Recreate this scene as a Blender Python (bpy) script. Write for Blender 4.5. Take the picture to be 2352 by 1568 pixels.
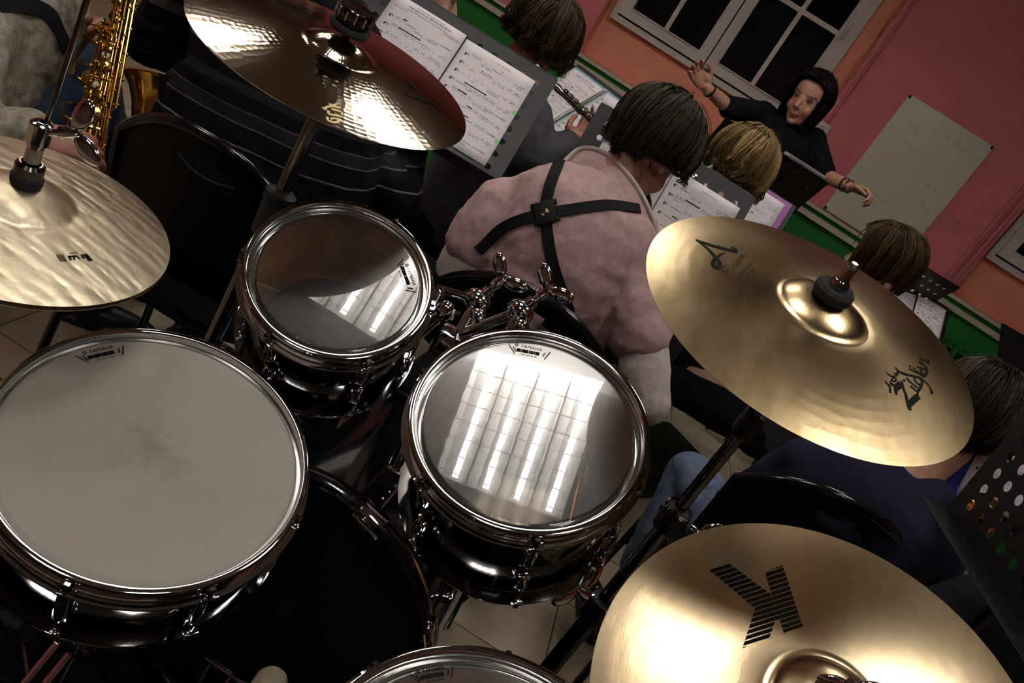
import bpy, bmesh, math, random
import numpy as np
from mathutils import Matrix, Vector, Quaternion

for o in list(bpy.data.objects): bpy.data.objects.remove(o, do_unlink=True)
SC = bpy.context.scene
COL = SC.collection
rnd = random.Random(7)

# ------------------------------------------------------------------ camera
FPX, CX, CY = 1907.0, 1176.0, 784.0
PITCH, ROLL, CAMZ = math.radians(22.275), math.radians(32.50), 1.45
def _rot():
    cr, sr, cp, sp = math.cos(ROLL), math.sin(ROLL), math.cos(PITCH), math.sin(PITCH)
    roll = np.array([[cr, sr, 0], [-sr, cr, 0], [0, 0, 1]])
    base = np.array([[1, 0, 0], [0, 0, 1], [0, -1, 0]])
    pit = np.array([[1, 0, 0], [0, cp, sp], [0, -sp, cp]])
    return pit @ base @ roll
RC = _rot()
EYE = np.array([0, 0, CAMZ])
cam_d = bpy.data.cameras.new('camera'); cam = bpy.data.objects.new('camera', cam_d); COL.objects.link(cam)
cam_d.sensor_width = 36.0; cam_d.lens = FPX / 2352.0 * 36.0; cam_d.clip_start = 0.02
_m = Matrix.Identity(4)
for i in range(3):
    _m[i][0] = RC[i, 0]; _m[i][1] = -RC[i, 1]; _m[i][2] = -RC[i, 2]; _m[i][3] = EYE[i]
cam.matrix_world = _m
SC.camera = cam

# ------------------------------------------------------------------ world, exposure
W = bpy.data.worlds.new('night'); SC.world = W; W.use_nodes = True
W.node_tree.nodes['Background'].inputs[0].default_value = (0.004, 0.004, 0.006, 1)
W.node_tree.nodes['Background'].inputs[1].default_value = 0.3
SC.view_settings.view_transform = 'Standard'; SC.view_settings.look = 'None'
SC.view_settings.exposure = 0.30; SC.view_settings.gamma = 1.0; SC.view_settings.use_curve_mapping = False
cy_ = SC.cycles; cy_.use_adaptive_sampling = True; cy_.adaptive_threshold = .045; cy_.max_bounces = 5; cy_.diffuse_bounces = 3; cy_.glossy_bounces = 4; cy_.transmission_bounces = 4; cy_.transparent_max_bounces = 10
TUBE_POWER = 29.0          # emission of the fluorescent tubes
CEIL = 3.10
LIGHTS = [(-0.62, 1.17), (1.06, 1.17), (-2.16, 1.17), (-0.62, 3.0), (-2.16, 3.0), (0.92, 3.0), (-0.62, -0.7), (0.92, -0.7)]  # the light in front of the conductor is added to brighten the far wall

# ------------------------------------------------------------------ pixels to places
def V3(a): return Vector((float(a[0]), float(a[1]), float(a[2])))
def ray(px, py):
    d = RC @ np.array([px - CX, py - CY, FPX]); return d / np.linalg.norm(d)
def pd(px, py, zc):                       # a pixel at a depth along the view axis
    return V3(EYE + RC @ np.array([(px - CX) * zc / FPX, (py - CY) * zc / FPX, zc]))
def on_plane(px, py, c, n):
    d = ray(px, py); c = np.array(c); n = np.array(n)
    return V3(EYE + d * (n @ (c - EYE)) / (n @ d))
def at_z(px, py, z): return on_plane(px, py, (0, 0, z), (0, 0, 1))
def at_y(px, py, y): return on_plane(px, py, (0, y, 0), (0, 1, 0))
def nrm(v): v = Vector(v); return v.normalized()
def frame(c, z, xh=(1, 0, 0)):            # matrix with local z along z and local x near xh
    z = nrm(z); x = Vector(xh); x = (x - z * x.dot(z)).normalized(); y = z.cross(x)
    M = Matrix.Identity(4)
    for i in range(3): M[i][0] = x[i]; M[i][1] = y[i]; M[i][2] = z[i]; M[i][3] = c[i]
    return M
def frame_y(c, y, zh=(0, 0, 1)):          # local y along y, local z near zh
    y = nrm(y); z = Vector(zh); z = (z - y * z.dot(y)).normalized(); x = y.cross(z)
    M = Matrix.Identity(4)
    for i in range(3): M[i][0] = x[i]; M[i][1] = y[i]; M[i][2] = z[i]; M[i][3] = c[i]
    return M
T = Matrix.Translation
def RZ(a): return Matrix.Rotation(a, 4, 'Z')
def RX(a): return Matrix.Rotation(a, 4, 'X')
def RY(a): return Matrix.Rotation(a, 4, 'Y')

# ------------------------------------------------------------------ materials
class NT:
    def __init__(s, name):
        s.m = bpy.data.materials.new(name); s.m.use_nodes = True; s.t = s.m.node_tree
        for n in list(s.t.nodes): s.t.nodes.remove(n)
        s.out = s.n('ShaderNodeOutputMaterial')
    def n(s, typ, **kw):
        nd = s.t.nodes.new(typ)
        for k, v in kw.items(): setattr(nd, k, v)
        return nd
    def l(s, a, b): s.t.links.new(a, b)
    def bsdf(s, col=(.5, .5, .5), rough=.5, metal=0., spec=.5, coat=0., coatr=.05, sheen=0.):
        b = s.n('ShaderNodeBsdfPrincipled')
        b.inputs['Base Color'].default_value = (*col, 1); b.inputs['Roughness'].default_value = rough
        b.inputs['Metallic'].default_value = metal; b.inputs['Specular IOR Level'].default_value = spec
        b.inputs['Coat Weight'].default_value = coat; b.inputs['Coat Roughness'].default_value = coatr
        b.inputs['Sheen Weight'].default_value = sheen
        s.l(b.outputs[0], s.out.inputs[0]); return b
    def coord(s, kind='Object'): return s.n('ShaderNodeTexCoord').outputs[kind]
    def mapping(s, src, scale=(1, 1, 1), rot=(0, 0, 0)):
        m = s.n('ShaderNodeMapping'); m.inputs['Scale'].default_value = scale; m.inputs['Rotation'].default_value = rot
        s.l(src, m.inputs[0]); return m.outputs[0]
    def noise(s, src, scale, detail=3., rough=.55):
        n = s.n('ShaderNodeTexNoise'); n.inputs['Scale'].default_value = scale; n.inputs['Detail'].default_value = detail
        n.inputs['Roughness'].default_value = rough; s.l(src, n.inputs['Vector']); return n.outputs['Fac']
    def ramp(s, fac, stops):
        r = s.n('ShaderNodeValToRGB'); e = r.color_ramp.elements
        while len(e) < len(stops): e.new(.5)
        for i, (p, c) in enumerate(stops):
            e[i].position = p; e[i].color = (*c, 1) if len(c) == 3 else c
        s.l(fac, r.inputs[0]); return r.outputs[0]
    def math(s, op, a, b=None, c=None):
        m = s.n('ShaderNodeMath', operation=op)
        for i, x in enumerate((a, b, c)):
            if x is None: continue
            if isinstance(x, (int, float)): m.inputs[i].default_value = x
            else: s.l(x, m.inputs[i])
        return m.outputs[0]
    def bump(s, height, strength, dist=.001, prev=None):
        b = s.n('ShaderNodeBump'); b.inputs['Strength'].default_value = strength; b.inputs['Distance'].default_value = dist
        s.l(height, b.inputs['Height'])
        if prev is not None: s.l(prev, b.inputs['Normal'])
        return b.outputs[0]

def simple(name, col, rough=.5, metal=0., spec=.5, coat=0., var=0., vscale=20., bump=0., bscale=200., bdist=.0005, sheen=0., coord='Object'):
    t = NT(name); b = t.bsdf(col, rough, metal, spec, coat, sheen=sheen)
    if var or bump: co = t.coord(coord)
    if var:
        f = t.noise(co, vscale)
        lo = tuple(max(0, c * (1 - var)) for c in col); hi = tuple(min(1, c * (1 + var)) for c in col)
        t.l(t.ramp(f, [(.3, lo), (.7, hi)]), b.inputs['Base Color'])
    if bump:
        t.l(t.bump(t.noise(co, bscale, 2), bump, bdist), b.inputs['Normal'])
    return t.m
MAT = {}
def M_(k): return MAT[k]
MAT['chrome'] = simple('chrome', (.62, .62, .64), .07, 1.)
MAT['steel'] = simple('satin_steel', (.45, .44, .42), .28, 1.)
MAT['darksteel'] = simple('dark_chrome', (.16, .15, .14), .16, 1.)
MAT['lacquer'] = simple('black_lacquer', (.004, .004, .005), .12, 0., .5, coat=.6)
MAT['blackmetal'] = simple('black_metal', (.006, .006, .007), .38, 0., .45)
MAT['standgrey'] = simple('grey_black_metal', (.035, .036, .04), .45, 0., .4, bump=.1, bscale=900)
MAT['gloss'] = simple('black_tube', (.005, .005, .006), .16, 0., .5)
MAT['plastic'] = simple('black_plastic', (.004, .004, .005), .5, 0., .2, bump=.1, bscale=500)
MAT['felt'] = simple('dark_felt', (.035, .035, .037), .95, 0., .1, var=.4, vscale=300, bump=.5, bscale=700)
MAT['rubber'] = simple('black_rubber', (.01, .01, .01), .7, 0., .3)
MAT['ink'] = simple('black_ink', (.004, .004, .004), .6, 0., .08)
MAT['inksoft'] = simple('brown_ink', (.035, .022, .010), .6, 0., .1)
MAT['goldink'] = simple('gold_ink', (.62, .50, .24), .4, .4, .4)
MAT['print'] = simple('printed_ink', (.03, .03, .035), .7, 0., .2)
MAT['paper'] = simple('paper', (.90, .85, .90), .7, 0., .3, var=.03, vscale=6)
MAT['wood'] = simple('shell_wood', (.42, .22, .09), .55, 0., .3, var=.3, vscale=18)
MAT['brass'] = simple('lacquered_brass', (.80, .50, .12), .14, 1., .5, var=.12, vscale=30)
MAT['silver'] = simple('flute_silver', (.62, .60, .56), .16, 1.)
MAT['white'] = simple('white_paint', (.62, .58, .54), .45)
MAT['red'] = simple('red_plastic', (.55, .02, .02), .4)
MAT['headblack'] = simple('black_drum_head', (.010, .010, .008), .42, 0., .4, bump=.15, bscale=60, bdist=.0006)

def mat_clear_head():
    t = NT('clear_drum_head'); co = t.coord()
    tr = t.n('ShaderNodeBsdfTransparent'); tr.inputs[0].default_value = (.80, .74, .66, 1)
    df = t.n('ShaderNodeBsdfDiffuse'); df.inputs[0].default_value = (.30, .29, .29, 1)
    m1 = t.n('ShaderNodeMixShader'); m1.inputs[0].default_value = .10
    t.l(tr.outputs[0], m1.inputs[1]); t.l(df.outputs[0], m1.inputs[2])
    nb = t.bump(t.noise(co, 22, 2), .05, .0006)
    g1 = t.n('ShaderNodeBsdfGlossy'); g1.inputs['Roughness'].default_value = .012; t.l(nb, g1.inputs['Normal'])
    g2 = t.n('ShaderNodeBsdfGlossy'); g2.inputs['Roughness'].default_value = .30
    mg = t.n('ShaderNodeMixShader'); mg.inputs[0].default_value = .40
    t.l(g1.outputs[0], mg.inputs[1]); t.l(g2.outputs[0], mg.inputs[2])
    fr = t.n('ShaderNodeFresnel'); fr.inputs[0].default_value = 1.62
    m2 = t.n('ShaderNodeMixShader'); t.l(fr.outputs[0], m2.inputs[0])
    t.l(m1.outputs[0], m2.inputs[1]); t.l(mg.outputs[0], m2.inputs[2]); t.l(m2.outputs[0], t.out.inputs[0])
    return t.m
MAT['clear'] = mat_clear_head()
def mat_dark_head():  # lower head tinted dark so the tom interiors look dim
    t = NT('darkened_drum_head'); tr = t.n('ShaderNodeBsdfTransparent'); tr.inputs[0].default_value = (.10, .07, .05, 1); g = t.n('ShaderNodeBsdfGlossy'); g.inputs['Roughness'].default_value = .1
    f = t.n('ShaderNodeFresnel'); f.inputs[0].default_value = 1.45; m = t.n('ShaderNodeMixShader'); t.l(f.outputs[0], m.inputs[0]); t.l(tr.outputs[0], m.inputs[1]); t.l(g.outputs[0], m.inputs[2]); t.l(m.outputs[0], t.out.inputs[0]); return t.m
MAT['darkhead'] = mat_dark_head()
def mat_coated():
    t = NT('coated_drum_head'); co = t.coord(); b = t.bsdf((.6, .55, .5), .75, 0., .25)
    r = t.n('ShaderNodeVectorMath', operation='LENGTH'); t.l(co, r.inputs[0])
    wear = t.math('MULTIPLY', t.noise(t.mapping(co, (1, 1, 1)), 34, 5, .7), t.math('SUBTRACT', 1.0, t.math('MULTIPLY', r.outputs['Value'], 6.5)))
    t.l(t.ramp(wear, [(.0, (.345, .318, .288)), (.30, (.33, .304, .274)), (.62, (.225, .205, .18))]), b.inputs['Base Color'])
    t.l(t.bump(t.noise(co, 900, 2), .25, .0004), b.inputs['Normal'])
    return t.m
MAT['coated'] = mat_coated()

def mat_cymbal(name, col, dark, rough, ring=.25, hammer=0., hscale=40., patina=.5, pscale=9., dents=0., aniso=0.):
    t = NT(name); co = t.coord(); b = t.bsdf(col, rough, 1.)
    b.inputs['Anisotropic'].default_value = aniso; tn = t.n('ShaderNodeTangent', direction_type='RADIAL', axis='Z'); t.l(tn.outputs[0], b.inputs['Tangent'])
    sx = t.n('ShaderNodeSeparateXYZ'); t.l(co, sx.inputs[0])
    xy = t.n('ShaderNodeCombineXYZ'); t.l(sx.outputs[0], xy.inputs[0]); t.l(sx.outputs[1], xy.inputs[1])
    r = t.n('ShaderNodeVectorMath', operation='LENGTH'); t.l(xy.outputs[0], r.inputs[0]); rr = r.outputs['Value']
    ang = t.math('ARCTAN2', sx.outputs[1], sx.outputs[0])
    pol = t.n('ShaderNodeCombineXYZ'); t.l(t.math('MULTIPLY', rr, 60.), pol.inputs[0]); t.l(t.math('MULTIPLY', ang, .6), pol.inputs[1])
    rings = t.noise(pol.outputs[0], 9., 4, .7)                     # lathe grooves
    p1 = t.noise(co, pscale, 4, .55)
    p2 = t.noise(t.mapping(co, (1.6, .4, 1), (0, 0, .7)), pscale * 3, 4, .55)
    pf = t.math('ADD', t.math('MULTIPLY', p1, .65), t.math('MULTIPLY', p2, .35))
    mid = tuple(c * (1 - patina) + d * patina for c, d in zip(col, dark))
    t.l(t.ramp(pf, [(.34, mid), (.58, col), (.74, tuple(min(1, c * 1.08) for c in col))]), b.inputs['Base Color'])
    rg = t.n('ShaderNodeMapRange'); t.l(pf, rg.inputs[0]); rg.inputs[1].default_value = .3; rg.inputs[2].default_value = .7
    rg.inputs[3].default_value = rough * 1.15; rg.inputs[4].default_value = rough * .97; t.l(rg.outputs[0], b.inputs['Roughness'])
    nb = t.bump(rings, ring, .0004)
    if hammer:
        pc = t.n('ShaderNodeCombineXYZ'); t.l(t.math('MULTIPLY', rr, hscale), pc.inputs[0]); t.l(t.math('MULTIPLY', ang, hscale * .11), pc.inputs[1])
        v = t.n('ShaderNodeTexVoronoi'); v.inputs['Scale'].default_value = 1.; v.inputs['Randomness'].default_value = .35
        t.l(pc.outputs[0], v.inputs['Vector']); nb = t.bump(v.outputs['Distance'], hammer, .0012, nb)
    if dents:
        v = t.n('ShaderNodeTexVoronoi'); v.inputs['Scale'].default_value = 46.; v.feature = 'SMOOTH_F1'
        t.l(t.mapping(co, (.55, 1.7, 1), (0, 0, -.35)), v.inputs['Vector'])
        nb = t.bump(t.math('ADD', v.outputs['Distance'], t.math('MULTIPLY', t.noise(co, 24, 3), 1.2)), dents, .006, nb)
    t.l(nb, b.inputs['Normal'])
    return t.m
MAT['cym_crash_top'] = mat_cymbal('brilliant_bronze', (.60, .50, .38), (.40, .31, .22), .085, .04, .16, 120., .35, aniso=.3)
MAT['cym_crash'] = mat_cymbal('golden_bronze', (.80, .62, .37), (.32, .22, .10), .225, .12, .10, 60., .85, 8., aniso=.65)
MAT['cym_hat'] = mat_cymbal('pale_bronze', (.95, .84, .62), (.66, .52, .33), .42, .10, 0, 40., .5, 10., dents=.34, aniso=.35)
MAT['cym_ride'] = mat_cymbal('worn_bronze', (.80, .64, .41), (.36, .25, .13), .23, .10, .06, 50., .6, 8., aniso=.7)

def emit(name, col, st):
    t = NT(name); e = t.n('ShaderNodeEmission'); e.inputs[0].default_value = (*col, 1); e.inputs[1].default_value = st
    t.l(e.outputs[0], t.out.inputs[0]); return t.m
MAT['tube'] = emit('fluorescent_tube', (1., .94, .87), TUBE_POWER)
MAT['louvre'] = simple('white_louvre', (.84, .83, .81), .35, 0., .5)

# ------------------------------------------------------------------ mesh building
class G:
    def __init__(s): s.v = []; s.f = []
    def add(s, vs, fs, M=None):
        k = len(s.v)
        for p in vs:
            p = Vector(p)
            s.v.append(M @ p if M is not None else p)
        for f in fs: s.f.append([i + k for i in f])
        return s
    def box(s, x0, x1, y0, y1, z0, z1, M=None):
        vs = [(x, y, z) for z in (z0, z1) for y in (y0, y1) for x in (x0, x1)]
        return s.add(vs, [(0, 2, 3, 1), (4, 5, 7, 6), (0, 1, 5, 4), (2, 6, 7, 3), (0, 4, 6, 2), (1, 3, 7, 5)], M)
    def rbox(s, sx, sy, sz, b, M=None):                     # box with chamfered edges, centred
        bm = bmesh.new(); bmesh.ops.create_cube(bm, size=1.)
        for v in bm.verts: v.co = Vector((v.co.x * sx, v.co.y * sy, v.co.z * sz))
        bmesh.ops.bevel(bm, geom=list(bm.edges), offset=b, segments=2, affect='EDGES', profile=.6)
        vs = [v.co.copy() for v in bm.verts]; fs = [[v.index for v in f.verts] for f in bm.faces]; bm.free()
        return s.add(vs, fs, M)
    def lathe(s, prof, seg=48, M=None, closed=False, a0=0., a1=2 * math.pi):
        full = abs(a1 - a0 - 2 * math.pi) < 1e-6; n = seg if full else seg + 1
        vs = []
        for i in range(n):
            a = a0 + (a1 - a0) * i / seg; c, q = math.cos(a), math.sin(a)
            for r, z in prof: vs.append((r * c, r * q, z))
        m = len(prof); fs = []
        for i in range(seg):
            j = (i + 1) % n
            for k in range(m if closed else m - 1):
                k2 = (k + 1) % m
                fs.append((i * m + k, j * m + k, j * m + k2, i * m + k2))
        return s.add(vs, fs, M)
    def tube(s, pts, rad, seg=10, cap=True, M=None, flat=1., up=None):
        pts = [Vector(p) for p in pts]; n = len(pts)
        rad = [rad] * n if isinstance(rad, (int, float)) else list(rad)
        tg = []
        for i in range(n):
            d = pts[min(i + 1, n - 1)] - pts[max(i - 1, 0)]
            tg.append(d.normalized() if d.length > 1e-9 else Vector((0, 0, 1)))
        h = Vector(up) if up is not None else (Vector((0, 0, 1)) if abs(tg[0].z) < .9 else Vector((1, 0, 0)))
        x = (h - tg[0] * h.dot(tg[0])).normalized(); vs = []
        for i in range(n):
            if i: x = (x - tg[i] * x.dot(tg[i])); x = x.normalized() if x.length > 1e-6 else tg[i].orthogonal().normalized()
            y = tg[i].cross(x)
            for k in range(seg):
                a = 2 * math.pi * k / seg
                vs.append(pts[i] + x * (rad[i] * math.cos(a) * flat) + y * (rad[i] * math.sin(a)))
        fs = []
        for i in range(n - 1):
            for k in range(seg):
                k2 = (k + 1) % seg; fs.append((i * seg + k, i * seg + k2, (i + 1) * seg + k2, (i + 1) * seg + k))
        if cap: fs.append(tuple(range(seg))[::-1]); fs.append(tuple(range((n - 1) * seg, n * seg)))
        return s.add(vs, fs, M)
    def ell(s, c, rad, M=None, nu=16, nv=10):
        vs = [(c[0], c[1], c[2] - rad[2])]; fs = []
        for j in range(1, nv):
            b = -math.pi / 2 + math.pi * j / nv
            for i in range(nu):
                a = 2 * math.pi * i / nu
                vs.append((c[0] + rad[0] * math.cos(b) * math.cos(a), c[1] + rad[1] * math.cos(b) * math.sin(a), c[2] + rad[2] * math.sin(b)))
        vs.append((c[0], c[1], c[2] + rad[2])); t = len(vs) - 1
        for i in range(nu):
            fs.append((0, 1 + (i + 1) % nu, 1 + i)); fs.append((t, 1 + (nv - 2) * nu + i, 1 + (nv - 2) * nu + (i + 1) % nu))
        for j in range(nv - 2):
            for i in range(nu):
                i2 = (i + 1) % nu; fs.append((1 + j * nu + i, 1 + j * nu + i2, 1 + (j + 1) * nu + i2, 1 + (j + 1) * nu + i))
        return s.add(vs, fs, M)
    def prism(s, poly, z0, z1, M=None):                      # polygon in xy pulled from z0 to z1
        n = len(poly); vs = [(x, y, z0) for x, y in poly] + [(x, y, z1) for x, y in poly]
        fs = [tuple(range(n))[::-1], tuple(range(n, 2 * n))] + [(i, (i + 1) % n, n + (i + 1) % n, n + i) for i in range(n)]
        return s.add(vs, fs, M)
    def loft(s, rings, cap=True):                            # rings: lists of points of one length
        n = len(rings[0]); vs = [p for r in rings for p in r]; fs = []
        for i in range(len(rings) - 1):
            for k in range(n):
                k2 = (k + 1) % n; fs.append((i * n + k, i * n + k2, (i + 1) * n + k2, (i + 1) * n + k))
        if cap: fs.append(tuple(range(n))[::-1]); fs.append(tuple(range((len(rings) - 1) * n, len(rings) * n)))
        return s.add(vs, fs)
    def mesh(s, name, mat, smooth=True, ang=40.):
        me = bpy.data.meshes.new(name); me.from_pydata([tuple(v) for v in s.v], [], s.f); me.update()
        if mat is not None: me.materials.append(MAT[mat] if isinstance(mat, str) else mat)
        if smooth:
            me.polygons.foreach_set('use_smooth', [True] * len(me.polygons)); me.set_sharp_from_angle(angle=math.radians(ang))
        return me
    def obj(s, name, mat, parent=None, smooth=True, ang=40., M=None):
        return link(name, s.mesh(name, mat, smooth, ang), parent, M)
def link(name, data, parent=None, M=None):
    o = bpy.data.objects.new(name, data); COL.objects.link(o)
    if parent is not None: o.parent = parent
    if M is not None: o.matrix_local = M
    return o
def tag(o, label, cat, group=None, kind=None):
    if label: o['label'] = label
    if cat: o['category'] = cat
    if group: o['group'] = group
    if kind: o['kind'] = kind
    return o
def thing(name, label, cat, M=None, group=None):
    o = bpy.data.objects.new(name, None); COL.objects.link(o); o.empty_display_size = .05
    if M is not None: o.matrix_world = M
    return tag(o, label, cat, group)
def structure(o): o['kind'] = 'structure'; return o
def copy_tree(o, parent=None):
    c = o.copy(); COL.objects.link(c); c.parent = parent
    for ch in [x for x in bpy.data.objects if x.parent == o]: copy_tree(ch, c)
    return c
def local(M, p): return M.inverted() @ Vector(p)
def dash_geo(w, h):                                          # print too small to read: a row of short dashes, centred
    vs, fs, x, k = [], [], -w / 2, 0
    while x < w / 2:
        l = h * (2.2, 1.4, 3., 1.8, 2.6)[k % 5]; b = len(vs); vs += [(x, 0), (x + l, 0), (x + l, h * .55), (x, h * .55)]; fs.append((b, b + 1, b + 2, b + 3)); x += l + h * .7; k += 1
    return vs, fs
def text_geo(s, size):                                       # flat text as 2-D vertices and faces, centred on x, baseline 0
    cu = bpy.data.curves.new('t', 'FONT'); cu.body = s; cu.size = size; cu.align_x = 'CENTER'; cu.resolution_u = 3
    ob = bpy.data.objects.new('t', cu); COL.objects.link(ob)
    dg = bpy.context.evaluated_depsgraph_get(); me = bpy.data.meshes.new_from_object(ob.evaluated_get(dg))
    vs = [(v.co.x, v.co.y) for v in me.vertices]; fs = [list(p.vertices) for p in me.polygons]
    bpy.data.objects.remove(ob, do_unlink=True); bpy.data.meshes.remove(me); bpy.data.curves.remove(cu)
    return vs, fs
# ------------------------------------------------------------------ room
def mat_wall(name, col):
    t = NT(name); co = t.coord(); b = t.bsdf(col, .75, 0., .25)
    t.l(t.ramp(t.noise(co, 3.5, 4), [(.3, tuple(c * .92 for c in col)), (.7, tuple(c * 1.06 for c in col))]), b.inputs['Base Color'])
    w1 = t.n('ShaderNodeTexWave', wave_type='BANDS', bands_direction='X'); w1.inputs['Scale'].default_value = 90; w1.inputs['Distortion'].default_value = 1.5
    w2 = t.n('ShaderNodeTexWave', wave_type='BANDS', bands_direction='Z'); w2.inputs['Scale'].default_value = 60; w2.inputs['Distortion'].default_value = 1.5
    t.l(co, w1.inputs[0]); t.l(co, w2.inputs[0])
    t.l(t.bump(t.math('ADD', w1.outputs['Fac'], w2.outputs['Fac']), .25, .001), b.inputs['Normal'])
    return t.m
MAT['pink'] = mat_wall('pink_wallcovering', (.62, .185, .205))
MAT['backwall'] = mat_wall('darkened_wallcovering', (.20, .12, .10))  # unseen wall coloured dark to dim its reflections in the chrome
MAT['terracotta'] = simple('terracotta_paint', (.80, .33, .22), .7, 0., .25, var=.06, vscale=4)
MAT['green'] = mat_wall('green_wallcovering', (.020, .19, .028))
MAT['greenpaint'] = simple('green_radiator_paint', (.015, .12, .022), .35, 0., .5)
MAT['cream'] = simple('cream_trim', (.55, .49, .41), .5, 0., .4)
MAT['ceiling'] = simple('ceiling_white', (.36, .34, .31), .85, 0., .2)
MAT['board'] = simple('whiteboard', (.64, .61, .53), .3, 0., .4, var=.04, vscale=5)
MAT['tile'] = simple('beige_tile', (.40, .33, .24), .28, 0., .5, var=.10, vscale=7)
MAT['grout'] = simple('grout', (.10, .08, .06), .9)
def mat_tiles():
    t = NT('beige_tiles_far'); co = t.coord(); b = t.bsdf((.5, .4, .28), .3)
    k = t.n('ShaderNodeTexBrick', offset=0.); k.inputs['Scale'].default_value = 1.; k.inputs['Brick Width'].default_value = .335; k.inputs['Row Height'].default_value = .335
    k.inputs['Mortar Size'].default_value = .0025; k.inputs['Color1'].default_value = (.44, .35, .24, 1); k.inputs['Color2'].default_value = (.41, .33, .22, 1)
    k.inputs['Mortar'].default_value = (.10, .08, .06, 1); t.l(co, k.inputs[0]); t.l(k.outputs[0], b.inputs['Base Color']); return t.m
MAT['tilesfar'] = mat_tiles()
def mat_glass():
    t = NT('night_window_glass'); tr = t.n('ShaderNodeBsdfTransparent'); tr.inputs[0].default_value = (.7, .72, .72, 1)
    g = t.n('ShaderNodeBsdfGlossy'); g.inputs['Roughness'].default_value = .02; f = t.n('ShaderNodeFresnel'); f.inputs[0].default_value = 1.5
    m = t.n('ShaderNodeMixShader'); t.l(f.outputs[0], m.inputs[0]); t.l(tr.outputs[0], m.inputs[1]); t.l(g.outputs[0], m.inputs[2]); t.l(m.outputs[0], t.out.inputs[0]); return t.m
MAT['glass'] = mat_glass()

YAW = math.radians(-6)
WN = Vector((-math.sin(YAW), math.cos(YAW), 0)); WU = Vector((math.cos(YAW), math.sin(YAW), 0))
WALL = Matrix(((WU.x, WN.x, 0, WN.x * 5), (WU.y, WN.y, 0, WN.y * 5), (0, 0, 1, 0), (0, 0, 0, 1)))   # local: x along wall, y into wall, z up
XL, XR, YB = -3.6, 4.2, -2.4
# floor
RX0, RX1, RY0, RY1, TS = -1.482, 2.203, 1.385, 5.07, .335
g = G()
g.add([(RX0, RY0, -.004), (RX1, RY0, -.004), (RX1, RY1, -.004), (RX0, RY1, -.004)], [(0, 1, 2, 3)])
fl = structure(g.obj('floor', 'grout', smooth=False))
g = G()
for x0, x1, y0, y1 in [(XL - .5, XR + .5, YB - .3, RY0), (XL - .5, XR + .5, RY1, 6.2), (XL - .5, RX0, RY0, RY1), (RX1, XR + .5, RY0, RY1)]:
    g.add([(x0, y0, 0), (x1, y0, 0), (x1, y1, 0), (x0, y1, 0)], [(0, 1, 2, 3)])
g.obj('outer_floor', 'tilesfar', fl, smooth=False)['kind'] = 'stuff'
tm = G().rbox(TS - .004, TS - .004, .008, .0012).mesh('tile', 'tile')
for i in range(11):
    for j in range(11):
        x = RX0 + TS * (i + .5); y = RY0 + TS * (j + .5)
        p = WALL.inverted() @ Vector((x, y, 0))
        if p.y < -.18: link('tile', tm, fl, T((x, y, -.004 + rnd.uniform(-.0004, .0004))))
# ceiling and side walls
g = G(); g.add([(XL - .5, YB - .3, CEIL), (XR + .5, YB - .3, CEIL), (XR + .5, 6.2, CEIL), (XL - .5, 6.2, CEIL)], [(3, 2, 1, 0)])
structure(g.obj('ceiling', 'ceiling', smooth=False))
for nm, a, b_ in [('wall_left', (XL, YB), (XL, 5.6)), ('wall_right', (XR, 5.2), (XR, YB)), ('wall_back', (XR, YB), (XL, YB))]:
    g = G(); g.add([(*a, 0), (*b_, 0), (*b_, CEIL), (*a, CEIL)], [(0, 1, 2, 3)]); structure(g.obj(nm, 'backwall' if nm == 'wall_back' else 'pink', smooth=False))
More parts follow.
